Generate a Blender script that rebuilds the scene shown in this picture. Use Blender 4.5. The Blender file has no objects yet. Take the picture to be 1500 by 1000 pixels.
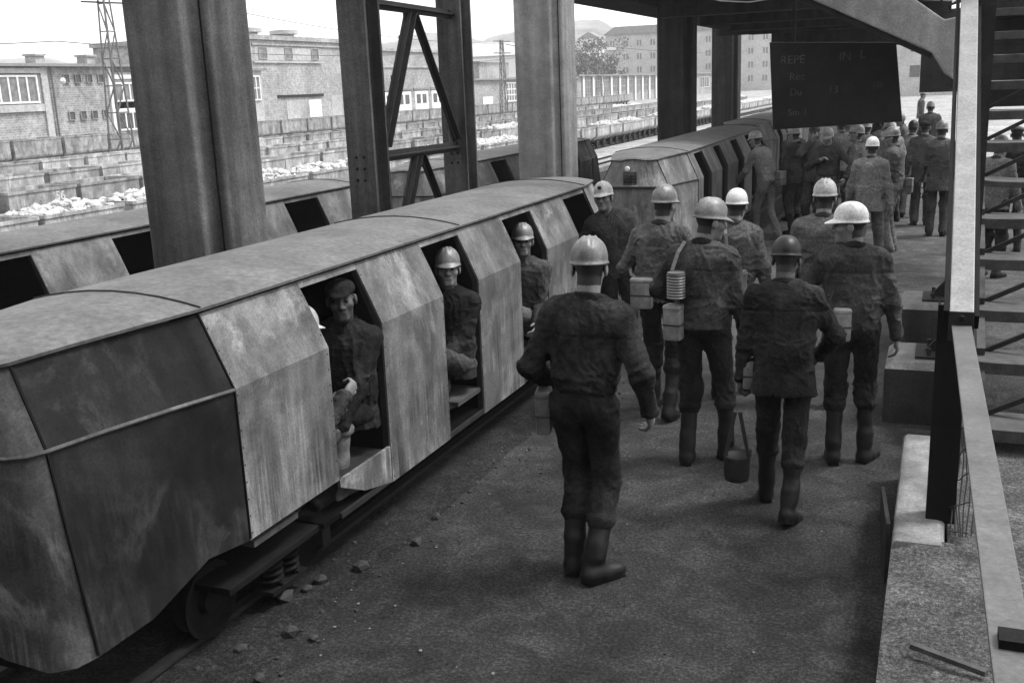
import bpy, bmesh, math, random
import numpy as np
from mathutils import Vector, Matrix, Euler
R = math.radians
random.seed(7)
scene = bpy.context.scene
COL = scene.collection

# ------------------------------------------------------------------ camera
cam_d = bpy.data.cameras.new("camera")
cam = bpy.data.objects.new("camera", cam_d)
COL.objects.link(cam)
def cam_matrix(pitch, roll, yaw, H):
    cy, sy, cp, sp = math.cos(yaw), math.sin(yaw), math.cos(pitch), math.sin(pitch)
    fw = Vector((sy*cp, cy*cp, -sp)); r = Vector((cy, -sy, 0)); u = r.cross(fw)
    cr, sr = math.cos(roll), math.sin(roll)
    r2 = cr*r + sr*u; u2 = -sr*r + cr*u
    m = Matrix((r2, u2, -fw)).transposed().to_4x4()
    m.translation = Vector((0, 0, H))
    return m
cam.matrix_world = cam_matrix(R(13.83), R(-2.31), R(-22.75), 2.462)
cam_d.sensor_width = 36.0
cam_d.lens = 36.15
cam_d.clip_start = 0.05
cam_d.clip_end = 3000
scene.camera = cam

# ------------------------------------------------------------------ world, sun, exposure
SUN_EL, SUN_AZ = 58.0, 62.0          # azimuth clockwise from +y
world = bpy.data.worlds.new("World"); scene.world = world
world.use_nodes = True
nt = world.node_tree
sky = nt.nodes.new("ShaderNodeTexSky"); sky.sky_type = 'NISHITA'; sky.sun_disc = False
sky.sun_elevation = R(SUN_EL); sky.sun_rotation = R(SUN_AZ)
sky.dust_density = 4.0; sky.air_density = 1.0
bw = nt.nodes.new("ShaderNodeRGBToBW")
nt.links.new(sky.outputs[0], bw.inputs[0])
# an even overcast: the clear-sky radiance is flattened toward a constant cloud white
ov = nt.nodes.new("ShaderNodeMath"); ov.operation = 'MULTIPLY_ADD'
nt.links.new(bw.outputs[0], ov.inputs[0]); ov.inputs[1].default_value = 0.30; ov.inputs[2].default_value = 3.4
nt.links.new(ov.outputs[0], nt.nodes["Background"].inputs[0])
nt.nodes["Background"].inputs[1].default_value = 0.15
sun_d = bpy.data.lights.new("sun", 'SUN'); sun_d.energy = 1.5; sun_d.angle = R(14)
sun = bpy.data.objects.new("sun", sun_d); COL.objects.link(sun)
sdir = Vector((math.sin(R(SUN_AZ))*math.cos(R(SUN_EL)), math.cos(R(SUN_AZ))*math.cos(R(SUN_EL)), math.sin(R(SUN_EL))))
sun.rotation_euler = sdir.to_track_quat('Z', 'Y').to_euler()
sun.location = (6, 4, 12)
scene.view_settings.view_transform = 'Standard'
scene.view_settings.look = 'None'
scene.view_settings.gamma = 1.0
scene.view_settings.exposure = 1.55
scene.cycles.max_bounces = 6
scene.cycles.diffuse_bounces = 3
scene.cycles.use_denoising = True

# ------------------------------------------------------------------ materials (all greys: a black and white photograph)
def g(v): return (v, v, v, 1.0)
class NB:
    def __init__(s, name):
        s.m = bpy.data.materials.new(name); s.m.use_nodes = True
        s.t = s.m.node_tree; s.b = s.t.nodes["Principled BSDF"]; s._c = None
    def n(s, typ, **kw):
        nd = s.t.nodes.new(typ)
        for k, v in kw.items(): setattr(nd, k, v)
        return nd
    def l(s, a, b): s.t.links.new(a, b)
    def coord(s, scale=(1, 1, 1), rnd=True):
        tc = s.n("ShaderNodeTexCoord"); mp = s.n("ShaderNodeMapping")
        mp.inputs["Scale"].default_value = scale
        if rnd:
            oi = s.n("ShaderNodeObjectInfo"); mu = s.n("ShaderNodeVectorMath", operation='SCALE')
            cb = s.n("ShaderNodeCombineXYZ")
            for i in range(3): s.l(oi.outputs["Random"], cb.inputs[i])
            s.l(cb.outputs[0], mu.inputs[0]); mu.inputs["Scale"].default_value = 37.0
            s.l(mu.outputs[0], mp.inputs["Location"])
        s.l(tc.outputs["Object"], mp.inputs["Vector"])
        return mp.outputs[0]
    def noise(s, vec, scale, detail=5, rough=0.6, dist=0.0):
        nd = s.n("ShaderNodeTexNoise"); nd.inputs["Scale"].default_value = scale
        nd.inputs["Detail"].default_value = detail; nd.inputs["Roughness"].default_value = rough
        nd.inputs["Distortion"].default_value = dist
        s.l(vec, nd.inputs["Vector"]); return nd.outputs["Fac"]
    def ramp(s, fac, pts):
        r = s.n("ShaderNodeValToRGB"); els = r.color_ramp.elements
        while len(els) < len(pts): els.new(0.5)
        for e, (p, v) in zip(els, pts): e.position = p; e.color = g(v)
        s.l(fac, r.inputs[0]); return r.outputs[0]
    def mix(s, a, b, fac, mode='MIX'):
        m = s.n("ShaderNodeMix", data_type='RGBA', blend_type=mode)
        for sock, v in ((m.inputs[6], a), (m.inputs[7], b), (m.inputs[0], fac)):
            if isinstance(v, (int, float)):
                sock.default_value = g(v) if sock.type == 'RGBA' else v
            else: s.l(v, sock)
        return m.outputs[2]
    def out(s, col, rough=0.8, bump=None, bs=0.3, bd=0.01, metal=0.0, spec=0.5):
        if isinstance(col, (int, float)): s.b.inputs["Base Color"].default_value = g(col)
        else: s.l(col, s.b.inputs["Base Color"])
        if isinstance(rough, (int, float)): s.b.inputs["Roughness"].default_value = rough
        else: s.l(rough, s.b.inputs["Roughness"])
        s.b.inputs["Metallic"].default_value = metal
        s.b.inputs["Specular IOR Level"].default_value = spec
        if bump is not None:
            bn = s.n("ShaderNodeBump"); bn.inputs["Strength"].default_value = bs; bn.inputs["Distance"].default_value = bd
            s.l(bump, bn.inputs["Height"]); s.l(bn.outputs[0], s.b.inputs["Normal"])
        return s.m

def mat_plain(name, v, rough=0.8, metal=0.0, var=0.35, scale=9.0, bs=0.2, spec=0.4):
    """grey with uneven dirt"""
    s = NB(name); c = s.coord()
    n1 = s.noise(c, scale, 6, 0.65); n2 = s.noise(c, scale*9, 3, 0.7)
    col = s.ramp(n1, [(0.3, v*(1-var)), (0.55, v), (0.75, v*(1+var))])
    fine = s.ramp(n2, [(0.3, 0.72), (0.7, 1.25)])
    col = s.mix(col, fine, 1.0, 'MULTIPLY')
    return s.out(col, rough, n2, bs, 0.004, metal, spec)

def mat_cloth(name, v, dust, dsc=3.0):
    s = NB(name); c = s.coord()
    n1 = s.noise(c, dsc, 5, 0.65, 0.6); n2 = s.noise(c, 60, 3, 0.7); n3 = s.noise(c, 16, 4, 0.6, 1.5)
    f = s.ramp(n1, [(0.38, 0), (0.68, 1)])
    col = s.mix(v, dust, f)
    col = s.mix(col, s.ramp(n2, [(0.3, 0.6), (0.72, 1.5)]), 1.0, 'MULTIPLY')
    col = s.mix(col, s.ramp(n3, [(0.3, 0.7), (0.6, 1.0), (0.75, 1.45)]), 0.8, 'MULTIPLY')
    hgt = s.mix(n3, n2, 0.25)
    return s.out(col, 0.95, hgt, 0.6, 0.02, 0, 0.04)

def mat_car(name, lo, mid, hi, mark, streak=1.0):
    """old painted sheet steel: blotches, pale tide marks, vertical run streaks, grain"""
    s = NB(name); c = s.coord()
    big = s.noise(c, 2.1, 6, 0.62, 0.5); med = s.noise(c, 6.5, 6, 0.7, 0.3); fine = s.noise(c, 90, 3, 0.75)
    cs = s.coord((42, 42, 1.3)); st = s.noise(cs, 1.0, 3, 0.6)
    col = s.ramp(big, [(0.3, lo), (0.5, mid), (0.72, hi)])
    col = s.mix(col, s.ramp(med, [(0.28, 0.62), (0.5, 1.0), (0.74, 1.4)]), 0.85, 'MULTIPLY')
    lowz = s.n("ShaderNodeSeparateXYZ"); tc = s.n("ShaderNodeTexCoord"); s.l(tc.outputs["Object"], lowz.inputs[0])
    mr = s.n("ShaderNodeMapRange"); s.l(lowz.outputs[2], mr.inputs[0])
    mr.inputs[1].default_value = 1.15; mr.inputs[2].default_value = 0.45; mr.inputs[3].default_value = 0.15; mr.inputs[4].default_value = streak
    sm = s.ramp(s.noise(c, 3.4, 3, 0.5), [(0.4, 0), (0.6, 1)])
    mm = s.n("ShaderNodeMath", operation='MULTIPLY'); s.l(mr.outputs[0], mm.inputs[0]); s.l(sm, mm.inputs[1])
    col = s.mix(col, s.ramp(st, [(0.33, 0.42), (0.5, 1.0), (0.66, 2.0)]), mm.outputs[0], 'MULTIPLY')
    # tide marks: thin pale contour of a warped noise
    cw = s.coord((1.0, 1.0, 0.6)); tm = s.noise(cw, 2.3, 8, 0.66, 0.5)
    line = s.ramp(tm, [(0.50, 0), (0.565, 0.9), (0.578, 0.25), (0.66, 0.0)])
    brk = s.ramp(s.noise(c, 2.0, 4, 0.6), [(0.46, 0.0), (0.66, 0.95)])
    col = s.mix(col, mark, s.mix(line, brk, 1.0, 'MULTIPLY'))
    smear = s.ramp(s.noise(s.coord((3.2, 3.2, 0.8)), 1.0, 6, 0.65, 0.6), [(0.34, 0.55), (0.5, 0.95), (0.68, 1.55)])
    col = s.mix(col, smear, 0.8, 'MULTIPLY')
    col = s.mix(col, s.ramp(fine, [(0.3, 0.7), (0.7, 1.3)]), 0.9, 'MULTIPLY')
    rr = s.ramp(med, [(0.3, 0.55), (0.7, 0.85)])
    return s.out(col, rr, med, 0.22, 0.012, 0.0, 0.06)

def mat_ground(name, lo, hi, chips=0.0, bs=0.7, far=1.0):
    s = NB(name); c = s.coord((1, 1, 1), False)
    big = s.noise(c, 0.55, 6, 0.6, 0.8); med = s.noise(c, 4.5, 8, 0.72, 0.9); fine = s.noise(c, 55, 5, 0.8)
    col = s.ramp(big, [(0.32, lo), (0.7, hi)])
    col = s.mix(col, s.ramp(med, [(0.3, 0.55), (0.5, 0.95), (0.7, 1.7)]), 0.9, 'MULTIPLY')
    vf = s.noise(c, 170, 3, 0.7)
    col = s.mix(col, s.ramp(vf, [(0.34, 0.5), (0.5, 0.95), (0.68, 1.8)]), 0.9, 'MULTIPLY')
    col = s.mix(col, s.ramp(fine, [(0.34, 0.35), (0.5, 0.95), (0.68, 2.3)]), 0.95, 'MULTIPLY')
    if far != 1.0:       # brightness put into the floor colour further along, to offset the deck's heavy shade
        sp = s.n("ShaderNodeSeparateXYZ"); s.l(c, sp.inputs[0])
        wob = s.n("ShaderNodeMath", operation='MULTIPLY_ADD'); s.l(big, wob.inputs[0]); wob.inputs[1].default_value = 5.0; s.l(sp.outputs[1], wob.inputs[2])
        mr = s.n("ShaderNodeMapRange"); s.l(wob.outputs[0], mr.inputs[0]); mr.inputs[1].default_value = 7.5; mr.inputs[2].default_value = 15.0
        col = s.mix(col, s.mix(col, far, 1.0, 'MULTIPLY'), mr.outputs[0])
    if chips:
        v = s.n("ShaderNodeTexVoronoi"); v.inputs["Scale"].default_value = 24; s.l(c, v.inputs["Vector"])
        near = s.ramp(v.outputs["Distance"], [(0.0, 1), (0.16, 0)])
        wn = s.n("ShaderNodeSeparateColor"); s.l(v.outputs["Color"], wn.inputs[0])
        pick = s.ramp(wn.outputs[0], [(1-chips, 0), (1-chips+0.01, 1)])
        col = s.mix(col, 0.11, s.mix(0.0, near, pick))
    hh = s.mix(med, fine, 0.4)
    return s.out(col, 0.93, hh, bs, 0.03, 0, 0.06)

def mat_concrete(name, lo, hi, streak=0.8):
    s = NB(name); c = s.coord()
    big = s.noise(c, 1.3, 6, 0.6, 0.4); fine = s.noise(c, 70, 4, 0.75); med = s.noise(c, 8, 6, 0.7)
    cs = s.coord((7, 7, 0.35)); st = s.noise(cs, 1.0, 4, 0.55)
    col = s.ramp(big, [(0.3, lo), (0.7, hi)])
    col = s.mix(col, s.ramp(st, [(0.34, 0.5), (0.5, 1.0), (0.68, 1.6)]), streak, 'MULTIPLY')
    col = s.mix(col, s.ramp(med, [(0.3, 0.75), (0.7, 1.25)]), 0.8, 'MULTIPLY')
    col = s.mix(col, s.ramp(fine, [(0.32, 0.65), (0.7, 1.35)]), 0.9, 'MULTIPLY')
    return s.out(col, 0.9, med, 0.7, 0.014, 0, 0.08)

def mat_brick(name, a, b, mortar, sc=2.2):
    s = NB(name); c = s.coord((1, 1, 1), False)
    # project onto facade plane (y, z)
    sp = s.n("ShaderNodeSeparateXYZ"); s.l(c, sp.inputs[0]); cb = s.n("ShaderNodeCombineXYZ")
    ad = s.n("ShaderNodeMath", operation='ADD'); s.l(sp.outputs[0], ad.inputs[0]); s.l(sp.outputs[1], ad.inputs[1])
    s.l(ad.outputs[0], cb.inputs[0]); s.l(sp.outputs[2], cb.inputs[1])
    br = s.n("ShaderNodeTexBrick"); s.l(cb.outputs[0], br.inputs["Vector"])
    br.inputs["Color1"].default_value = g(a); br.inputs["Color2"].default_value = g(b); br.inputs["Mortar"].default_value = g(mortar)
    br.inputs["Scale"].default_value = sc; br.inputs["Mortar Size"].default_value = 0.025
    n1 = s.noise(c, 0.5, 5, 0.65); n2 = s.noise(c, 4.0, 4, 0.7)
    col = s.mix(br.outputs[0], s.ramp(n1, [(0.3, 0.7), (0.7, 1.35)]), 0.9, 'MULTIPLY')
    col = s.mix(col, s.ramp(n2, [(0.3, 0.7), (0.7, 1.3)]), 0.9, 'MULTIPLY')
    return s.out(col, 0.92, n2, 0.2, 0.02, 0, 0.2)

M = dict(
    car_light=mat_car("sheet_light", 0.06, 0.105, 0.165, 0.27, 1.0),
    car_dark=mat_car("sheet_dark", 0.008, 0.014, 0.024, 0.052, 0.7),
    car_cap=mat_car("sheet_cap", 0.022, 0.05, 0.09, 0.13, 0.9),
    car_mid=mat_car("sheet_mid", 0.04, 0.065, 0.10, 0.15, 0.7),
    roof=mat_plain("roof_sheet", 0.105, 0.8, 0, 0.3, 3.0, 0.15, 0.12),
    black=mat_plain("black_iron", 0.007, 0.75, 0, 0.4, 12, 0.3, 0.1),
    iron=mat_plain("dark_iron", 0.020, 0.65, 0, 0.4, 10, 0.3, 0.15),
    steel=mat_concrete("painted_steel", 0.035, 0.07, 0.9),
    steel_pale=mat_plain("pale_bar", 0.19, 0.55, 0, 0.25, 7, 0.2),
    bar_dark=mat_plain("rail_bar", 0.07, 0.55, 0, 0.4, 7, 0.2),
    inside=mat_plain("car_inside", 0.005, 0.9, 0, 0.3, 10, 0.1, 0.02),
    floor=mat_plain("car_floor", 0.05, 0.9, 0, 0.4, 14, 0.3, 0.2),
    concrete=mat_concrete("pillar_concrete", 0.05, 0.105),
    concrete_dark=mat_concrete("pillar_dark", 0.02, 0.04, 0.6),
    concrete_pale=mat_concrete("kerb_concrete", 0.11, 0.20, 0.4),
    beam=mat_concrete("beam_rough", 0.12, 0.27, 0.3),
    slab=mat_concrete("slab", 0.022, 0.045, 0.4),
    wood=mat_plain("tread_wood", 0.045, 0.85, 0, 0.5, 11, 0.4),
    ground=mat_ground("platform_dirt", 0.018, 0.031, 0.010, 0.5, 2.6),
    bed=mat_ground("track_dirt", 0.014, 0.028, 0.05, 1.0),
    yard=mat_ground("yard_ballast", 0.16, 0.30, 0.0),
    earth=mat_ground("packed_earth", 0.05, 0.10, 0.02, 1.0),
    stone=mat_plain("coal_stone", 0.025, 0.9, 0, 0.5, 20, 0.6),
    chip=mat_plain("pale_chip", 0.13, 0.9, 0, 0.3, 20, 0.3),
    rock=mat_plain("white_rock", 0.44, 0.9, 0, 0.35, 6, 0.6),
    tub=mat_car("tub_steel", 0.20, 0.29, 0.38, 0.45, 0.6),
    tub2=mat_car("tub_dark", 0.14, 0.215, 0.30, 0.4, 0.5),
    brick=mat_brick("brick", 0.26, 0.18, 0.33),
    brick2=mat_brick("brick_pale", 0.28, 0.21, 0.33),
    plaster=mat_plain("plaster", 0.36, 0.9, 0, 0.2, 0.6, 0.1),
    white=mat_plain("white_paint", 0.62, 0.7, 0, 0.12, 5, 0.1),
    glass=mat_plain("window_dark", 0.16, 0.25, 0, 0.5, 2.5, 0.05, 0.5),
    glass_dk=mat_plain("window_black", 0.07, 0.25, 0, 0.5, 2.5, 0.05, 0.5),
    rooft=mat_plain("roof_tile", 0.20, 0.9, 0, 0.25, 1.5, 0.3),
    paint=mat_plain("chalk_paint", 0.55, 0.9, 0, 0.5, 25, 0.1),
    faint=mat_plain("faint_paint", 0.055, 0.9, 0, 0.7, 16, 0.1),
    skin=mat_plain("skin", 0.14, 0.6, 0, 0.3, 22, 0.1),
    skin_dk=mat_plain("skin_sooty", 0.055, 0.65, 0, 0.4, 18, 0.1),
    hair=mat_plain("hair", 0.012, 0.7, 0, 0.4, 60, 0.6),
    eye=mat_plain("eye", 0.01, 0.2, 0, 0.1, 30, 0.0),
    jk_black=mat_cloth("cloth_black", 0.010, 0.034),
    jk_dark=mat_cloth("cloth_dark", 0.020, 0.068),
    jk_mid=mat_cloth("cloth_mid", 0.045, 0.115),
    jk_lite=mat_cloth("cloth_light", 0.10, 0.19),
    tr_dark=mat_cloth("trouser_dark", 0.009, 0.032),
    tr_mid=mat_cloth("trouser_mid", 0.028, 0.080),
    tr_lite=mat_cloth("trouser_light", 0.08, 0.15),
    rubber=mat_plain("rubber_boot", 0.009, 0.55, 0, 0.6, 14, 0.3, 0.2),
    leather=mat_plain("dusty_boot", 0.10, 0.8, 0, 0.5, 14, 0.3, 0.3),
    hel_white=mat_plain("helmet_white", 0.50, 0.5, 0, 0.3, 7, 0.15),
    hel_pale=mat_plain("helmet_pale", 0.32, 0.5, 0, 0.6, 9, 0.25),
    hel_grey=mat_plain("helmet_grey", 0.15, 0.42, 0, 0.7, 9, 0.3),
    hel_black=mat_plain("helmet_black", 0.009, 0.42, 0, 0.5, 10, 0.2, 0.25),
    tin=mat_plain("tin", 0.13, 0.4, 0.4, 0.4, 14, 0.3),
    box_pale=mat_plain("box_pale", 0.20, 0.5, 0.1, 0.45, 12, 0.3),
    strap=mat_plain("strap", 0.03, 0.7, 0, 0.3, 30, 0.2),
    strap_lite=mat_plain("strap_pale", 0.14, 0.8, 0, 0.3, 30, 0.2),
    hill=mat_plain("hill_growth", 0.17, 1.0, 0, 0.55, 0.05, 0.0),
    wire=mat_plain("wire", 0.08, 0.8, 0, 0.1, 5, 0.0),
)

# ------------------------------------------------------------------ object helpers
def link(name, me, mat, parent=None, loc=None):
    o = bpy.data.objects.new(name, me); COL.objects.link(o)
    if mat is not None:
        for m in (mat if isinstance(mat, (list, tuple)) else [mat]): me.materials.append(m)
    if parent is not None: o.parent = parent
    if loc is not None: o.location = loc
    return o
def tag(o, label=None, cat=None, group=None, kind=None):
    if label: o["label"] = label
    if cat: o["category"] = cat
    if group: o["group"] = group
    if kind: o["kind"] = kind
    return o
def empty(name, label, cat, loc=(0, 0, 0), rz=0.0, group=None, scale=1.0):
    o = bpy.data.objects.new(name, None); COL.objects.link(o)
    o.location = loc; o.rotation_euler = (0, 0, rz); o.scale = (scale,)*3
    o.empty_display_size = 0.2
    return tag(o, label, cat, group)
def copy_tree(o, parent=None):
    c = o.copy(); COL.objects.link(c)
    if parent is not None: c.parent = parent
    for ch in list(o.children): copy_tree(ch, c)
    return c

class MB:
    """collects simple solids into one mesh"""
    def __init__(s): s.v = []; s.f = []
    def add(s, vs, fs):
        o = len(s.v); s.v += [tuple(v) for v in vs]; s.f += [tuple(i+o for i in f) for f in fs]; return s
    def box(s, x0, x1, y0, y1, z0, z1):
        return s.add([(x0,y0,z0),(x1,y0,z0),(x1,y1,z0),(x0,y1,z0),(x0,y0,z1),(x1,y0,z1),(x1,y1,z1),(x0,y1,z1)],
                     [(0,3,2,1),(4,5,6,7),(0,1,5,4),(1,2,6,5),(2,3,7,6),(3,0,4,7)])
    def bar(s, a, b, w, h, up=(0, 0, 1)):
        a, b = Vector(a), Vector(b); d = (b-a).normalized(); u = Vector(up)
        if abs(d.dot(u)) > 0.98: u = Vector((0, 1, 0))
        sx = d.cross(u).normalized(); uz = sx.cross(d)
        vs = []
        for p in (a, b):
            for i, j in ((-1,-1),(1,-1),(1,1),(-1,1)): vs.append(p + sx*(w/2*i) + uz*(h/2*j))
        return s.add(vs, [(0,1,2,3),(7,6,5,4),(0,4,5,1),(1,5,6,2),(2,6,7,3),(3,7,4,0)])
    def tube(s, pts, r, n=8, cap=True):
        pts = [Vector(p) for p in pts]; rs = r if isinstance(r, (list, tuple)) else [r]*len(pts)
        vs = []; ref = Vector((0.13, 0.27, 0.95))
        for i, p in enumerate(pts):
            d = (pts[min(i+1, len(pts)-1)] - pts[max(i-1, 0)]).normalized()
            a = d.cross(ref)
            if a.length < 0.1: a = d.cross(Vector((1, 0, 0)))
            a.normalize(); b = d.cross(a)
            for k in range(n):
                t = 2*math.pi*k/n; vs.append(p + a*(math.cos(t)*rs[i]) + b*(math.sin(t)*rs[i]))
        fs = []
        for i in range(len(pts)-1):
            for k in range(n):
                k2 = (k+1) % n; fs.append((i*n+k, i*n+k2, (i+1)*n+k2, (i+1)*n+k))
        if cap: fs.append(tuple(range(n-1, -1, -1))); fs.append(tuple((len(pts)-1)*n+k for k in range(n)))
        return s.add(vs, fs)
    def cyl(s, a, b, r, n=20): return s.tube([a, b], r, n)
    def prism(s, poly, axis, a, b):
        """poly: 2-D outline; axis 'y' -> poly is (x,z), 'x' -> (y,z), 'z' -> (x,y)"""
        def P(p, t):
            return {'y': (p[0], t, p[1]), 'x': (t, p[0], p[1]), 'z': (p[0], p[1], t)}[axis]
        n = len(poly); vs = [P(p, a) for p in poly] + [P(p, b) for p in poly]
        fs = [tuple(range(n)), tuple(range(2*n-1, n-1, -1))]
        fs += [(i, n+i, n+(i+1) % n, (i+1) % n) for i in range(n)]
        return s.add(vs, fs)
    def sheet(s, grid, th):
        """grid[i][j] of points -> a solid sheet th thick (offset along the surface normal)"""
        G = [[Vector(p) for p in row] for row in grid]; ni, nj = len(G), len(G[0])
        vs = [p for row in G for p in row]
        off = []
        for i in range(ni):
            for j in range(nj):
                du = G[min(i+1, ni-1)][j] - G[max(i-1, 0)][j]; dv = G[i][min(j+1, nj-1)] - G[i][max(j-1, 0)]
                nn = du.cross(dv)
                if nn.length > 1e-9: nn.normalize()
                off.append(G[i][j] + nn*th)
        N = ni*nj; fs = []
        ix = lambda i, j: i*nj+j
        for i in range(ni-1):
            for j in range(nj-1):
                q = (ix(i,j), ix(i+1,j), ix(i+1,j+1), ix(i,j+1))
                fs.append(q[::-1]); fs.append(tuple(k+N for k in q))
        ring = [ix(i,0) for i in range(ni)] + [ix(ni-1,j) for j in range(1, nj)] + [ix(i,nj-1) for i in range(ni-2, -1, -1)] + [ix(0,j) for j in range(nj-2, 0, -1)]
        for k in range(len(ring)):
            a, b = ring[k], ring[(k+1) % len(ring)]; fs.append((a, b, b+N, a+N))
        return s.add(vs + off, fs)
    def lathe(s, prof, c=(0, 0, 0), n=24, axis='z'):
        vs = []; fs = []
        for r, h in prof:
            for k in range(n):
                t = 2*math.pi*k/n; x, y = r*math.cos(t), r*math.sin(t)
                p = {'z': (x, y, h), 'x': (h, x, y), 'y': (x, h, y)}[axis]
                vs.append((p[0]+c[0], p[1]+c[1], p[2]+c[2]))
        for i in range(len(prof)-1):
            for k in range(n):
                k2 = (k+1) % n; fs.append((i*n+k, i*n+k2, (i+1)*n+k2, (i+1)*n+k))
        fs.append(tuple(range(n))); fs.append(tuple((len(prof)-1)*n+k for k in range(n)))
        return s.add(vs, fs)
    def mesh(s, name, bevel=0.0, smooth=False):
        me = bpy.data.meshes.new(name); me.from_pydata(s.v, [], s.f)
        bm = bmesh.new(); bm.from_mesh(me)
        bmesh.ops.recalc_face_normals(bm, faces=bm.faces)
        if bevel:
            es = [e for e in bm.edges if len(e.link_faces) == 2 and e.calc_face_angle(0) > 0.5]
            bmesh.ops.bevel(bm, geom=es, offset=bevel, segments=2, affect='EDGES', profile=0.6)
        bm.to_mesh(me); bm.free()
        if smooth:
            for p in me.polygons: p.use_smooth = True
            try: me.set_sharp_from_angle(angle=R(40))
            except Exception: pass
        return me
    def build(s, name, mat, parent=None, bevel=0.0, smooth=False, loc=None):
        return link(name, s.mesh(name, bevel, smooth), mat, parent, loc)

def text_mesh(name, body, size, mat, parent, matrix, depth=0.002):
    cu = bpy.data.curves.new(name, 'FONT'); cu.body = body; cu.size = size; cu.extrude = depth
    ob = bpy.data.objects.new(name+"_tmp", cu); COL.objects.link(ob)
    bpy.context.view_layer.update()
    me = bpy.data.meshes.new_from_object(ob.evaluated_get(bpy.context.evaluated_depsgraph_get()))
    bpy.data.objects.remove(ob)
    me.materials.clear()
    o = link(name, me, mat, parent); o.matrix_local = matrix
    return o

# ------------------------------------------------------------------ bodies: signed distance fields meshed as one smooth surface
_rng = np.random.RandomState(3)
_LAT = _rng.rand(32, 32, 32).astype(np.float32)
def vnoise(p):
    i = np.floor(p).astype(np.int32); f = (p - i).astype(np.float32); f = f*f*(3-2*f)
    i0 = i & 31; i1 = (i+1) & 31
    x0, y0, z0 = i0.T; x1, y1, z1 = i1.T; fx, fy, fz = f.T
    L = _LAT
    a = L[x0,y0,z0]*(1-fx)+L[x1,y0,z0]*fx; b = L[x0,y1,z0]*(1-fx)+L[x1,y1,z0]*fx
    c = L[x0,y0,z1]*(1-fx)+L[x1,y0,z1]*fx; d = L[x0,y1,z1]*(1-fx)+L[x1,y1,z1]*fx
    return (a*(1-fy)+b*fy)*(1-fz)+(c*(1-fy)+d*fy)*fz
def smin(a, b, k):
    h = np.clip(0.5+0.5*(b-a)/k, 0, 1)
    return b*(1-h)+a*h-k*h*(1-h)
A3 = lambda v: np.array(v, np.float32)
def nrm(v): v = np.asarray(v, float); return v/max(np.linalg.norm(v), 1e-9)

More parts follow.
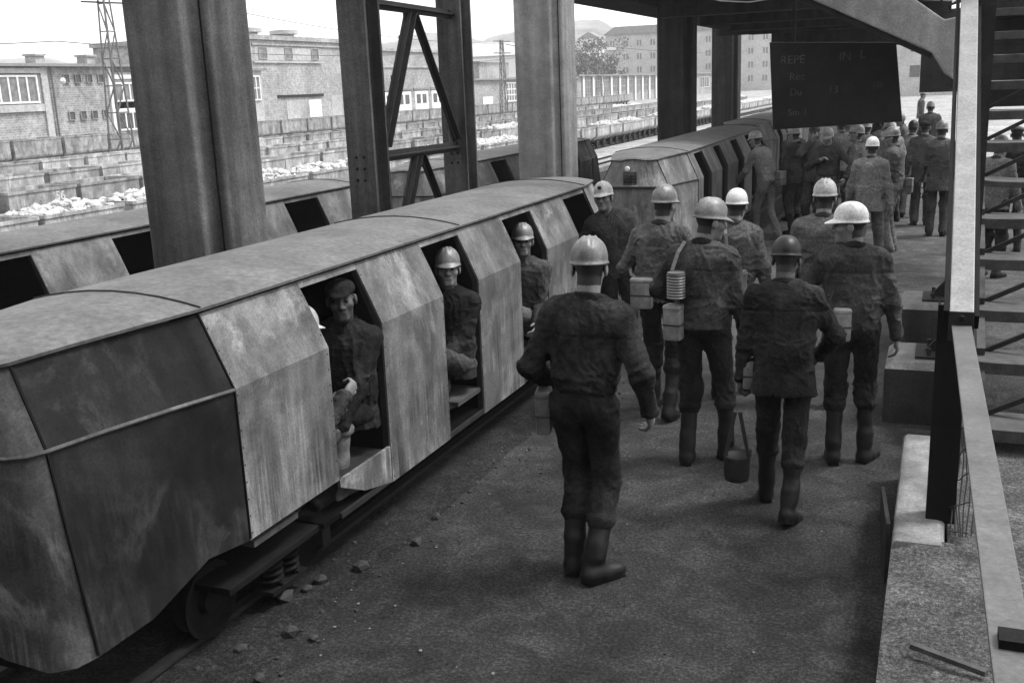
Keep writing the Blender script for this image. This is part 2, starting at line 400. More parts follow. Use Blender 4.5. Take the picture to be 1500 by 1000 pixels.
class SDF:
    def __init__(s): s.p = []; s.cuts = []; s.disp = None; s.subs = []
    def cone(s, a, b, r1, r2=None, k=0.03):
        r2 = r1 if r2 is None else r2; a, b = A3(a), A3(b); m = max(r1, r2)
        s.p.append((np.minimum(a, b)-m, np.maximum(a, b)+m, k, 'c', (a, b, r1, r2))); return s
    def ell(s, c, r, rot=None, k=0.03):
        c = A3(c); r = A3(r); m = float(r.max()); rot = np.eye(3, dtype=np.float32) if rot is None else np.asarray(rot, np.float32)
        s.p.append((c-m, c+m, k, 'e', (c, r, rot))); return s
    def box(s, c, hs, rd, rot=None, k=0.02):
        c = A3(c); hs = A3(hs); m = float(np.linalg.norm(hs))+rd; rot = np.eye(3, dtype=np.float32) if rot is None else np.asarray(rot, np.float32)
        s.p.append((c-m, c+m, k, 'b', (c, hs, rd, rot))); return s
    def ring(s, c, n, rx, ry, r, k=0.015, xdir=(1, 0, 0)):
        c = A3(c); n = nrm(n); x = nrm(np.asarray(xdir)-n*np.dot(n, xdir)); y = np.cross(n, x); m = max(rx, ry)+r
        s.p.append((c-m, c+m, k, 'r', (c, A3(n), A3(x), A3(y), rx, ry, r))); return s
    def sub(s, c, r, k=0.012): s.subs.append((A3(c), r, k)); return s
    def cut(s, pt, n): s.cuts.append((A3(pt), A3(nrm(n)))); return s
    def cut_here(s, pt, n):
        s.p.append((np.full(3, 1e3, np.float32), np.full(3, -1e3, np.float32), 0, 'x', (A3(pt), A3(nrm(n))))); return s
    @staticmethod
    def ev(t, q, P):
        if t == 'c':
            a, b, r1, r2 = q; ba = b-a; pa = P-a
            h = np.clip(pa@ba/max(float(ba@ba), 1e-9), 0, 1)
            return np.sqrt(((pa-h[:, None]*ba)**2).sum(1))-(r1+(r2-r1)*h)
        if t == 'e':
            c, r, rot = q; l = (P-c)@rot
            k0 = np.sqrt(((l/r)**2).sum(1)); k1 = np.sqrt(((l/(r*r))**2).sum(1))
            return k0*(k0-1)/np.maximum(k1, 1e-6)
        if t == 'b':
            c, hs, rd, rot = q; l = np.abs((P-c)@rot)-hs
            return np.sqrt((np.maximum(l, 0)**2).sum(1))+np.minimum(l.max(1), 0)-rd
        if t == 'r':
            c, n, x, y, rx, ry, r = q; d = P-c; h = d@n; u = d@x/rx; v = d@y/ry
            rad = np.sqrt(u*u+v*v); return np.sqrt(((rad-1)*(rx+ry)/2)**2+h*h)-r
    def eval(s, P, full=True):
        D = np.full(len(P), 0.5, np.float32)
        for lo, hi, k, t, q in s.p:
            if t == 'x': D = np.maximum(D, (P-q[0])@q[1]); continue
            mg = k+0.05
            m = np.nonzero(((P > lo-mg) & (P < hi+mg)).all(1))[0]
            if len(m) == 0: continue
            D[m] = smin(D[m], s.ev(t, q, P[m]), k)
        for c, r, k in s.subs:
            m = np.nonzero((np.abs(P-c) < r+0.05).all(1))[0]
            if len(m): D[m] = -smin(-D[m], np.sqrt(((P[m]-c)**2).sum(1))-r, k)
        if full and s.disp is not None:
            m = np.nonzero(np.abs(D) < 0.05)[0]
            if len(m): D[m] += s.disp(P[m])
        for pt, n in s.cuts: D = np.maximum(D, (P-pt)@n)
        return D
    def mesh(s, h):
        lo = np.min([p[0] for p in s.p], 0)-0.03; hi = np.max([p[1] for p in s.p], 0)+0.03
        B = 8; nb = np.ceil((hi-lo)/(h*B)).astype(int); n = nb*B+1
        bc = np.stack(np.meshgrid(*[np.arange(k) for k in nb], indexing='ij'), -1).reshape(-1, 3)
        cen = (lo+(bc+0.5)*B*h).astype(np.float32)
        d = s.eval(cen, False); act = np.abs(d) < B*h*0.87+0.03
        G = np.ones(n, np.float32)
        # coarse fill of signs
        sg = np.where(d < 0, -1.0, 1.0).astype(np.float32).reshape(nb)
        G[:-1, :-1, :-1] = np.repeat(np.repeat(np.repeat(sg, B, 0), B, 1), B, 2)
        M_ = np.zeros(n, bool)
        for b in bc[act]:
            x, y, z = b*B; M_[x:x+B+1, y:y+B+1, z:z+B+1] = True
        idx = np.argwhere(M_)
        P = (lo+idx*h).astype(np.float32)
        G[M_] = s.eval(P)
        S = G < 0
        # cells
        c = np.zeros(n-1, np.uint8)
        for dx in (0, 1):
            for dy in (0, 1):
                for dz in (0, 1):
                    c += S[dx:n[0]-1+dx, dy:n[1]-1+dy, dz:n[2]-1+dz]
        cells = np.argwhere((c > 0) & (c < 8))
        vid = np.full(n-1, -1, np.int64); vid[tuple(cells.T)] = np.arange(len(cells))
        acc = np.zeros((len(cells), 3)); cnt = np.zeros(len(cells))
        cor = [(a, b_, c_) for a in (0, 1) for b_ in (0, 1) for c_ in (0, 1)]
        for i in range(8):
            for j in range(i+1, 8):
                dd = np.abs(np.subtract(cor[i], cor[j]))
                if dd.sum() != 1: continue
                pi = cells+cor[i]; pj = cells+cor[j]
                a = G[tuple(pi.T)]; b_ = G[tuple(pj.T)]; m = (a < 0) != (b_ < 0)
                t = np.zeros(len(cells)); t[m] = a[m]/(a[m]-b_[m])
                acc[m] += (np.asarray(cor[i])+t[m, None]*(np.subtract(cor[j], cor[i]))); cnt[m] += 1
        V = lo+(cells+acc/cnt[:, None])*h
        F = []
        for ax in range(3):
            sl0 = [slice(None)]*3; sl1 = [slice(None)]*3; sl0[ax] = slice(0, -1); sl1[ax] = slice(1, None)
            X = S[tuple(sl0)] != S[tuple(sl1)]
            e = np.argwhere(X)
            o1, o2 = [(1, 2), (2, 0), (0, 1)][ax]
            ok = (e[:, o1] > 0) & (e[:, o2] > 0) & (e[:, o1] < n[o1]-1) & (e[:, o2] < n[o2]-1)
            e = e[ok]
            def cid(d1, d2):
                q = e.copy(); q[:, o1] -= d1; q[:, o2] -= d2; return vid[tuple(q.T)]
            q = np.stack([cid(1, 1), cid(0, 1), cid(0, 0), cid(1, 0)], 1)
            neg = S[tuple(e.T)]
            q[~neg] = q[~neg][:, ::-1]
            F.append(q)
        F = np.concatenate(F); F = F[(F >= 0).all(1)]
        return V, F
def np_mesh(name, V, F, smooth=True):
    me = bpy.data.meshes.new(name)
    me.vertices.add(len(V)); me.vertices.foreach_set("co", np.asarray(V, np.float32).ravel())
    me.loops.add(len(F)*4); me.loops.foreach_set("vertex_index", F.ravel().astype(np.int32))
    me.polygons.add(len(F)); me.polygons.foreach_set("loop_start", np.arange(0, len(F)*4, 4, dtype=np.int32))
    me.update(calc_edges=True)
    me.polygons.foreach_set("use_smooth", np.full(len(F), smooth))
    return me

def ik(a, t, l1, l2, pole):
    a, t = np.asarray(a, float), np.asarray(t, float); d = t-a; L = np.linalg.norm(d)
    mx = (l1+l2)*0.997
    if L > mx: d = d/L*mx; L = mx; t = a+d
    d = d/L; x = (l1*l1-l2*l2+L*L)/(2*L); hh = math.sqrt(max(l1*l1-x*x, 0))
    p = np.asarray(pole, float); p = nrm(p-d*np.dot(p, d))
    return a+d*x+p*hh, t
def rotm(yaw, pitch, roll):
    """yaw left +, pitch forward/down +, roll to the right +; columns are x,y,z axes"""
    return np.array(Euler((R(-pitch), R(roll), R(yaw)), 'YXZ').to_matrix())

def helmet(name, parent, mat, Rh, c, ribs=0, peak=0.05, peak_dir=0.0, hi=True, lamp=False):
    """miner's helmet: domed shell, brim with a peak, ridges over the crown"""
    na, ne = (40, 14) if hi else (24, 8)
    rx, ry, rz = 0.088, 0.110, 0.106
    vs = []; fs = []
    for e in range(ne+1):
        ph = (math.pi/2)*(1-e/ne)
        for a in range(na):
            t = 2*math.pi*a/na
            cr = math.cos(ph)**0.9; x, y, z = rx*cr*math.sin(t), ry*cr*math.cos(t), rz*math.sin(ph)**0.95
            if ribs:
                q = x/rx; w = (max(0.0, math.cos(2*math.pi*q/0.3))**3 if abs(q) < 0.15*ribs else 0.0)*min(1, 1.7*math.sin(ph))*(0.35+0.65*min(1, 2.2*cr))
                f = 1+0.085*w
                x, y, z = x*f, y*f, z*f
            vs.append((x, y, z-0.004))
    prof = [(1.0, -0.012), (1.07, -0.018), (1.16, -0.024), (1.17, -0.030), (1.05, -0.026), (0.93, -0.02)]
    for sc, z in prof:
        for a in range(na):
            t = 2*math.pi*a/na; fr = max(0, math.cos(t-peak_dir))**3
            ex = (sc-1.0)/0.17 if sc > 1 else 0
            k = 1+(sc-1)*0.42+fr*peak/ry*ex
            vs.append((rx*k*math.sin(t) if sc > 1 else rx*sc*math.sin(t), ry*k*math.cos(t) if sc > 1 else ry*sc*math.cos(t), z-0.018*fr*ex))
    rows = ne+1+len(prof)
    for i in range(rows-1):
        for a in range(na):
            b = (a+1) % na; fs.append((i*na+a, i*na+b, (i+1)*na+b, (i+1)*na+a))
    fs.append(tuple((rows-1)*na+a for a in range(na)))
    V = np.array(vs); V = V@np.asarray(Rh).T+np.asarray(c)
    me = bpy.data.meshes.new(name); me.from_pydata([tuple(v) for v in V], [], fs)
    bm = bmesh.new(); bm.from_mesh(me); bmesh.ops.remove_doubles(bm, verts=bm.verts, dist=1e-5); bmesh.ops.recalc_face_normals(bm, faces=bm.faces); bm.to_mesh(me); bm.free()
    for p in me.polygons: p.use_smooth = True
    o = link(name, me, mat, parent)
    if lamp:
        mb = MB(); q = np.asarray(Rh)@np.array([0, 0.107, 0.04])+np.asarray(c); f = np.asarray(Rh)@np.array([0, 1, 0.1])
        mb.box(-0.016, 0.016, -0.004, 0.012, -0.014, 0.014)
        lb = mb.build("lamp_bracket", M['iron'], o, 0.003); lb.matrix_local = Matrix.Translation(Vector(q)) @ Matrix(np.asarray(Rh).tolist()).to_4x4()
    return o

PEOPLE = []
def person(label, xy, yaw, h=1.76, res=0.009, pel=(0, 0, 0.975), lean=3, side=0, twist=0, hyaw=0, hpitch=6, hroll=0,
           hl=(-0.27, 0.02, 0.80), hr=(0.27, 0.02, 0.80), pl=(-0.6, -1, 0), pr=(0.6, -1, 0),
           al=(-0.10, 0.0, 0.085), ar=(0.10, 0.0, 0.085), fpl=0, fpr=0, fyl=8, fyr=8, kl=(0, 1, 0), kr=(0, 1, 0),
           jacket='jk_dark', trousers='tr_dark', boots='rubber', hat='hel_grey', ribs=0, peak=0.05, hem=-0.10, coat=False, tuck=False,
           skin='skin', boot_h=0.36, bulk=1.0, group=None, fine_head=False, curl=0.55, lamp=False, hat_dir=0.0, seed=1, sw=0.170, cap=False, z0=0.0, hair=True, collar=True):
    S = h/1.80
    root = empty("person", label, "person", (xy[0], xy[1], z0), R(yaw), group, S)
    rs = res/S
    P = np.array(pel, float)
    Rt = rotm(0, lean*0.5, side); Rc = rotm(twist, lean, side)
    tw = lambda v: P+Rt@np.array(v, float)
    tc_base = P+Rt@np.array([0, 0, 0.18])
    tc = lambda v: tc_base+Rc@(np.array(v, float)-np.array([0, 0, 0.18]))
    hipL, hipR = tw((-0.09, 0, -0.02)), tw((0.09, 0, -0.02))
    shL, shR = tc((-sw, -0.012, 0.425)), tc((sw, -0.012, 0.425))
    neck = tc((0, -0.01, 0.495))
    Rh = rotm(twist+hyaw, hpitch, hroll)
    hc = neck+Rc@np.array([0, 0.0, 0.072])+Rh@np.array([0, 0.03, 0.085])
    H = lambda v: hc+Rh@np.array(v, float)
    kneeL, ankL = ik(hipL, al, 0.455, 0.435, kl); kneeR, ankR = ik(hipR, ar, 0.455, 0.435, kr)
    elL, wrL = ik(shL, hl, 0.29, 0.255, pl); elR, wrR = ik(shR, hr, 0.29, 0.255, pr)
    def foot_dir(fy, fp, s):
        a = R(fy)*s; return np.array([math.sin(a)*math.cos(R(fp)), math.cos(a)*math.cos(R(fp)), -math.sin(R(fp))])
    fL, fR = foot_dir(fyl, fpl, -1), foot_dir(fyr, fpr, 1)
    # ---------------- body (skin): one continuous surface
    b = SDF()
    b.ell(tc((0, 0, 0.33)), (0.15, 0.095, 0.15), Rc, 0.05).ell(tw((0, 0, 0.05)), (0.13, 0.08, 0.12), Rt, 0.04).cone(tw((0, 0, 0.05)), tc((0, 0, 0.28)), 0.08, 0.09, 0.04)
    b.cone(tc((-0.11, -0.01, 0.43)), tc((0.11, -0.01, 0.43)), 0.055, None, 0.05)
    b.cone(neck-Rc@np.array([0, 0, 0.04]), H((0, -0.022, -0.06)), 0.06, 0.054, 0.03)
    for s, sh, el, wr, hip, kn, an, f in ((-1, shL, elL, wrL, hipL, kneeL, ankL, fL), (1, shR, elR, wrR, hipR, kneeR, ankR, fR)):
        b.cone(sh, el, 0.046, 0.036, 0.03).cone(el, wr, 0.037, 0.026, 0.02)
        b.cone(hip, kn, 0.068, 0.048, 0.03).cone(kn, an, 0.046, 0.030, 0.02).cone(an, an+f*0.10-np.array([0, 0, 0.035]), 0.026, 0.018, 0.012)
        # hand
        d = nrm(wr-el); inner = np.array([-s, 0.15, 0]); nml = nrm(inner-d*np.dot(inner, d)); sd = np.cross(d, nml)*s
        # sd points to the thumb side (forward)
        if sd[1] < -0.2: sd = -sd
        Rr = np.stack([sd, d, nml], 1)
        b.ell(wr+d*0.045, (0.038, 0.052, 0.019), Rr, 0.02)
        fk = nrm(sd)
        for i, (off, ln) in enumerate(((0.028, 0.95), (0.0095, 1.05), (-0.0095, 1.0), (-0.027, 0.8))):
            p0 = wr+d*0.078+fk*off
            a1 = curl*(0.75+0.12*i); d1 = nrm(d*math.cos(a1)+nml*math.sin(a1)); p1 = p0+d1*0.045*ln
            a2 = a1+curl*1.3; d2 = nrm(d*math.cos(a2)+nml*math.sin(a2)); p2 = p1+d2*0.042*ln
            b.cone(p0, p1, 0.0100, 0.0090, 0.006).cone(p1, p2, 0.0090, 0.0078, 0.004)
        t0 = wr+d*0.03+fk*0.028; t1 = t0+nrm(d*0.7+fk*0.6+nml*0.35)*0.045; t2 = t1+nrm(d*0.9+fk*0.15+nml*0.4)*0.032
        b.cone(t0, t1, 0.0135, 0.0105, 0.012).cone(t1, t2, 0.0105, 0.0085, 0.004)
    b.ell(H((0, -0.012, 0.035)), (0.070, 0.090, 0.086), Rh, 0.02).ell(H((0, 0.034, -0.045)), (0.056, 0.060, 0.074), Rh, 0.04)
    b.cone(H((-0.014, 0.074, -0.098)), H((0.014, 0.074, -0.098)), 0.018, None, 0.025)
    b.cone(H((-0.030, 0.076, 0.026)), H((0.030, 0.076, 0.026)), 0.014, None, 0.02)
    for s in (-1, 1):
        b.ell(H((s*0.042, 0.058, -0.022)), (0.024, 0.024, 0.022), Rh, 0.025)
        b.ell(H((s*0.079, -0.004, -0.008)), (0.011, 0.022, 0.032), Rh, 0.008)
        b.sub(H((s*0.031, 0.107, 0.006)), 0.019, 0.012)
    b.cone(H((0, 0.090, 0.012)), H((0, 0.113, -0.028)), 0.0095, 0.0135, 0.010)
    b.cone(H((-0.013, 0.098, -0.034)), H((0.013, 0.098, -0.034)), 0.009, None, 0.006)
    b.cone(H((-0.020, 0.084, -0.062)), H((0.020, 0.084, -0.062)), 0.0085, None, 0.008)
    b.cone(H((-0.017, 0.085, -0.075)), H((0.017, 0.085, -0.075)), 0.0085, None, 0.006)
    V, F = b.mesh(min(rs, 0.0085) if not fine_head else 0.006)
    me = np_mesh("body", V, F)
    C = V[F].mean(1); L = (C-hc)@Rh
    inhead = np.linalg.norm(C-hc, axis=1) < 0.175
    hairm = inhead & (((L[:, 2] > 0.052)) | ((L[:, 1] < -0.012) & (L[:, 2] > -0.078)) | ((np.abs(L[:, 0]) > 0.062) & (L[:, 2] > 0.012) & (L[:, 1] < 0.035)))
    ear = (np.abs(L[:, 0]) > 0.074) & (np.abs(L[:, 2]+0.008) < 0.034) & (L[:, 1] > -0.028) & (L[:, 1] < 0.025)
    hairm &= ~ear
    brow = inhead & (L[:, 1] > 0.055) & (np.abs(np.abs(L[:, 0])-0.031) < 0.017) & (np.abs(L[:, 2]-0.030) < 0.0045)
    mouth = inhead & (L[:, 1] > 0.078) & (np.abs(L[:, 0]) < 0.021) & (np.abs(L[:, 2]+0.0685) < 0.0035)
    me.polygons.foreach_set("material_index", np.where((hairm & hair) | brow | mouth, 1, 0).astype(np.int32))
    link("body", me, [M[skin], M['hair']], root)
    if fine_head:
        for s in (-1, 1):
            mb = MB(); mb.lathe([(0.0025, -0.0118), (0.009, -0.008), (0.012, 0), (0.009, 0.008), (0.0025, 0.0118)], tuple(H((s*0.031, 0.083, 0.006))), 12)
            mb.build("eye", M['eye'], root, smooth=True)
    # ---------------- jacket
    rg = np.random.RandomState(seed); o1, o2 = rg.rand(3)*20, rg.rand(3)*20
    bk = bulk
    def folds(joints, base, amp, seamw=0):
        J = [A3(j) for j in joints]
        def f(Pn):
            w1 = vnoise(Pn*np.array([6, 6, 6], np.float32)+o1.astype(np.float32))
            w = np.zeros(len(Pn), np.float32)
            for j in J: w += np.exp(-((Pn-j)**2).sum(1)/0.011)
            w = np.minimum(w, 1.2)
            sh = (w1-0.5)[:, None]
            rid = lambda sc, o: np.clip(1-np.abs(2*vnoise(Pn*np.array(sc, np.float32)+sh*np.array([3.2, 3.2, 3.2], np.float32)+o.astype(np.float32))-1)*1.6, 0, 1)**2
            dg = Pn[:, 2]*0.55
            Q = Pn.copy(); Q[:, 0] += dg*np.sign(Q[:, 0])*0.6
            v1 = np.clip(1-np.abs(2*vnoise(Q*np.array([17, 13, 4.2], np.float32)+sh*2.6+o1.astype(np.float32))-1)*1.6, 0, 1)**2
            h1 = rid([11, 11, 24], o2); h2 = rid([20, 20, 38], o2+5)
            if rs < 0.0085:        # yoke seam across the back
                zz = (Pn-A3(tc_base))@A3(Rc[:, 2])+0.18; yy = (Pn-A3(tc_base))@A3(Rc[:, 1])
                seam = 0.005*np.exp(-((zz-0.345)/0.006)**2)*(yy < -0.02)*seamw
            else: seam = 0
            return (seam-base*1.25*v1-amp*w*(0.75*h1+0.4*h2)-base*0.35*h1*(1-w)+0.002+(w1-0.5)*0.008).astype(np.float32)
        return f
    j = SDF()
    j.ell(tc((0, 0.0, 0.33)), (0.178*bk, 0.122*bk, 0.175), Rc, 0.05)
    j.cone(tc((-0.125, -0.014, 0.418)), tc((0.125, -0.014, 0.418)), 0.064, None, 0.06)
    for sx in (-1, 1): j.cone(tc((sx*0.03, -0.012, 0.485)), tc((sx*0.162, -0.012, 0.436)), 0.046, 0.047, 0.05)
    j.cone(tc((-0.06, -0.01, 0.465)), tc((0.06, -0.01, 0.465)), 0.058, None, 0.04)
    ww = 0.152*bk if tuck else 0.158*bk
    j.ell(tw((0, 0, 0.16)), (ww, 0.112*bk, 0.15), Rt, 0.06)
    for sx in (-1, 1): j.cone(tc((sx*0.06, -0.01, 0.37)), tw((sx*0.055*bk, 0, 0.10)), 0.112*bk, 0.098*bk, 0.06)
    hz = hem
    if not tuck:
        for sx in (-1, 1):
            j.cone(tw((sx*0.05, 0, 0.08)), tw((sx*0.07, 0, hz-0.06)), 0.108*bk, 0.118*bk+0.012*(hz < -0.12), 0.05)
        j.cone(tw((0, 0, 0.08)), tw((0, 0, hz-0.06)), 0.112*bk, 0.138*bk, 0.05)
    if tuck: j.cut_here(tw((0, 0, 0.045)), -(Rt@np.array([0, 0, 1.0])))
    else: j.cut_here(tw((0, 0, hz)), -(Rt@np.array([0, 0, 1.0])))
    for s, sh, el, wr in ((-1, shL, elL, wrL), (1, shR, elR, wrR)):
        d = nrm(wr-el)
        j.cone(sh, el, 0.060, 0.050, 0.045).cone(el, wr-d*0.01, 0.052, 0.041, 0.025)
        j.ring(wr-d*0.015, d, 0.036, 0.036, 0.009, 0.01, (0.3, 0.9, 0.2))
    if collar:
        cn = Rc@np.array([0, 0.42, 1.0])
        co = SDF().ring(neck+Rc@np.array([0, 0.014, -0.006]), cn, 0.079, 0.076, 0.016, 0.012).ring(neck+Rc@np.array([0, 0.006, 0.022]), cn, 0.073, 0.070, 0.009, 0.02)
        co.disp = lambda Pn: ((vnoise(Pn*22)-0.5)*0.008).astype(np.float32)
        V, F = co.mesh(max(rs, 0.0065)); link("collar", np_mesh("collar", V, F), M['jk_black' if jacket in ('jk_black', 'jk_dark') else 'jk_dark'], root)
    j.disp = folds([elL, elR, shL*0.7+tc((0, 0, 0.33))*0.3, shR*0.7+tc((0, 0, 0.33))*0.3, tw((0.1, -0.08, 0.14)), tw((-0.1, -0.08, 0.14))], 0.0075, 0.018, 1)
    V, F = j.mesh(max(rs, 0.0075))
    link("jacket", np_mesh("jacket", V, F), M[jacket], root)
    # ---------------- trousers
    t = SDF(); bt = boot_h
    t.ell(tw((0, -0.005, 0.02)), (0.155*bk, 0.112*bk, 0.12), Rt, 0.05)
    t.cut_here(tw((0, 0, 0.10 if tuck else hz+0.05)), Rt@np.array([0, 0, 1.0]))
    for s, hip, kn, an in ((-1, hipL, kneeL, ankL), (1, hipR, kneeR, ankR)):
        t.cone(hip+np.array([0, -0.005, 0]), kn, 0.088*bk, 0.066, 0.04)
        q = nrm(an-kn); L_ = np.linalg.norm(an-kn)
        if bt > 0.2:
            e = kn+q*(L_-bt+0.06)
            t.cone(kn, e, 0.067, 0.066, 0.03).ring(e-q*0.005, q, 0.055, 0.055, 0.013, 0.02, (1, 0.1, 0.1))
        else:
            t.cone(kn, an-q*0.0, 0.066, 0.060, 0.03)
            t.cut(an+q*0.035, q) if False else None
    t.disp = folds([kneeL, kneeR, hipL, hipR]+([] if bt > 0.2 else [ankL, ankR]), 0.0065, 0.016)
    V, F = t.mesh(max(rs, 0.0085))
    link("trousers", np_mesh("trousers", V, F), M[trousers], root)
    # ---------------- boots
    for s, kn, an, f in ((-1, kneeL, ankL, fL), (1, kneeR, ankR, fR)):
        q = nrm(kn-an); bo = SDF(); up = nrm(np.cross(np.cross(f, (0, 0, 1.0)), f)) if abs(f[2]) < 0.95 else np.array([0, 1.0, 0])
        if bt > 0.2: bo.cone(an+q*bt*0.94, an+q*0.05, 0.059, 0.049, 0.015)
        else: bo.cone(an+q*0.09, an, 0.046, 0.046, 0.03)
        bo.cone(an-f*0.012+q*0.10, an-f*0.030-up*0.045, 0.049, 0.043, 0.03)
        bo.cone(an-f*0.03-up*0.04, an+f*0.03-up*0.03, 0.041, 0.044, 0.03)
        bo.cone(an+f*0.0-up*0.03, an+f*0.12-up*0.052, 0.044, 0.038, 0.018)
        bo.cone(an+f*0.05-up*0.058, an+f*0.150-up*0.058, 0.043, 0.035, 0.02)
        bo.box(an+f*0.055-up*0.078, (0.036, 0.105, 0.002), 0.006, np.stack([np.cross(f, up), f, up], 1), 0.004)
        bo.box(an-f*0.035-up*0.072, (0.034, 0.028, 0.010), 0.005, np.stack([np.cross(f, up), f, up], 1), 0.004)
        bo.cut(an-up*0.086, -up)
        o3 = rg.rand(3)*9
        bo.disp = lambda Pn, o3=o3: ((vnoise(Pn*np.array([10, 10, 22], np.float32)+o3.astype(np.float32))-0.5)*0.010).astype(np.float32)
        V, F = bo.mesh(max(rs, 0.008))
        link("boot", np_mesh("boot", V, F), M[boots], root)
    if tuck:
        bl = SDF().ring(tw((0, 0, 0.075)), Rt@np.array([0, 0, 1.0]), 0.152*bk, 0.112*bk, 0.014, 0.01)
        V, F = bl.mesh(max(rs, 0.009)); link("belt", np_mesh("belt", V, F), M[jacket], root)
    # ---------------- headgear
    if hat:
        if cap:
            cp_ = SDF().ell(H((0, -0.012, 0.062)), (0.088, 0.108, 0.056), Rh, 0.02).ell(H((0, 0.088, 0.045)), (0.062, 0.05, 0.012), rotm(twist+hyaw, hpitch+14, hroll), 0.02)
            V, F = cp_.mesh(max(rs, 0.009)); link("cap", np_mesh("cap", V, F), M[hat], root)
        else:
            Rhe = Rh@rotm(hat_dir, -3, 0)
            helmet("helmet", root, M[hat], Rhe, H((0, -0.005, 0.052)), ribs, peak, 0.0, res < 0.013, lamp)
    info = dict(root=root, tc=tc, tw=tw, wrL=wrL, wrR=wrR, elL=elL, elR=elR, hc=hc, shL=shL, shR=shR, S=S, Rt=Rt, Rc=Rc, yaw=yaw, d_l=nrm(wrL-elL), d_r=nrm(wrR-elR))
    info['world'] = lambda v: Matrix.Translation((xy[0], xy[1], z0)) @ Matrix.Rotation(R(yaw), 4, 'Z') @ (Vector([float(c)*S for c in v]))
    PEOPLE.append(info)
    return info

# ------------------------------------------------------------------ ground
def sheet(name, x0, x1, y0, y1, z, mat, label=None, nx=1, ny=1):
    mb = MB(); vs = []; fs = []
    for i in range(nx+1):
        for j in range(ny+1): vs.append((x0+(x1-x0)*i/nx, y0+(y1-y0)*j/ny, z))
    for i in range(nx):
        for j in range(ny): a = i*(ny+1)+j; fs.append((a, a+ny+1, a+ny+2, a+1))
    mb.add(vs, fs)
    return tag(mb.build(name, mat), label, "ground", kind="structure")
sheet("ground", -1500, 1500, -300, 2500, -0.03, M['yard'], "pale ballast ground of the rail yard running out to the hills")
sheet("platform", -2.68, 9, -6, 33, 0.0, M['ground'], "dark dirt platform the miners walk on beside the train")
sheet("track_bed", -9.5, -2.68, -6, 60, -0.012, M['bed'], "dirt track bed strewn with chips under the two personnel trains")
# lumpy shoulder of dirt between rail and platform
mb = MB(); rg = np.random.RandomState(5); ny = 150; grid = []
for i in range(7):
    row = []
    for k in range(ny+1):
        y = 0.5+k*0.09; x = -3.02+i*0.07
        z = -0.008+0.022*max(0, math.sin(math.pi*i/6))*(0.4+0.9*float(vnoise(np.array([[x*5, y*3.5, 1.0]], np.float32))[0]))
        row.append((x, y, z))
    grid.append(row)
mb.sheet(grid, -0.03); tag(mb.build("dirt_ridge", M['bed'], smooth=True), "low ridge of loose dirt along the platform edge", "ground", kind="structure")
# gravel litter: chips and crumbs nobody could count
mb = MB()
def stone(mb, c, r, rg, sq=0.7):
    bm = bmesh.new(); bmesh.ops.create_icosphere(bm, subdivisions=1, radius=r)
    vs = [(v.co.x*(0.7+0.6*rg.rand())+c[0], v.co.y*(0.7+0.6*rg.rand())+c[1], v.co.z*sq*(0.7+0.6*rg.rand())+c[2]) for v in bm.verts]
    for i, v in enumerate(bm.verts): v.index = i
    fs = [tuple(v.index for v in f.verts) for f in bm.faces]; bm.free(); mb.add(vs, fs)
for _ in range(700):
    x = -2.95+abs(rg.randn())*0.28; y = 1.8+rg.rand()*10
    r = 0.004+0.012*rg.rand()**3; stone(mb, (x, y, r*0.4), r, rg)
for _ in range(220):
    x = -2.6+rg.rand()*3; y = 2+rg.rand()*14; r = 0.004+0.006*rg.rand()**2; stone(mb, (x, y, r*0.4), r, rg)
tag(mb.build("gravel_litter", M['stone']), "scattered dark grit along the platform edge", "grit", kind="stuff")
mb = MB()
for _ in range(130):
    x = -2.85+abs(rg.randn())*0.35 if rg.rand() < 0.7 else -2.5+rg.rand()*3; y = 2.2+rg.rand()*9
    r = 0.004+0.006*rg.rand()**2; stone(mb, (x, y, r*0.4+0.004), r, rg, 0.4)
tag(mb.build("pale_chips", M['chip']), "tiny pale chips strewn over the dark dirt", "grit", kind="stuff")
for i, (x, y, r) in enumerate([(-2.86, 4.12, .04), (-2.74, 4.32, .048), (-2.93, 3.9, .05), (-2.71, 3.62, .045), (-2.62, 3.25, .03), (-2.88, 4.02, .03), (-2.6, 4.7, .035), (-2.58, 3.62, .025), (-2.84, 3.42, .035), (-2.65, 5.05, .03)]):
    mb = MB(); stone(mb, (0, 0, r*0.5), r, rg)
    tag(mb.build("coal_lump", M['stone'], loc=(x, y, 0)), "angular dark stone lump lying on the dirt by the rail", "stone", "stone lumps by the rail")

# ------------------------------------------------------------------ tracks
def track(xc, y0, y1, gauge, label, z=0.0, sleepers=True):
    t = empty("railway_track", label, "track", (xc, y0, z))
    for s in (-1, 1):
        x = s*gauge/2
        MB().prism([(x-0.05, -0.04), (x+0.05, -0.04), (x+0.05, -0.03), (x+0.012, -0.02), (x+0.012, 0.0), (x+0.028, 0.008), (x+0.028, 0.026), (x-0.028, 0.026), (x-0.028, 0.008), (x-0.012, 0.0), (x-0.012, -0.02), (x-0.05, -0.03)], 'y', 0, y1-y0).build("rail", M['iron'], t)
    return t
track(-3.44, -3, 40, 0.68, "rails under the nearest personnel train beside the platform")
track(-6.67, -3, 60, 0.68, "rails under the second personnel train beyond the pillars", -0.02)

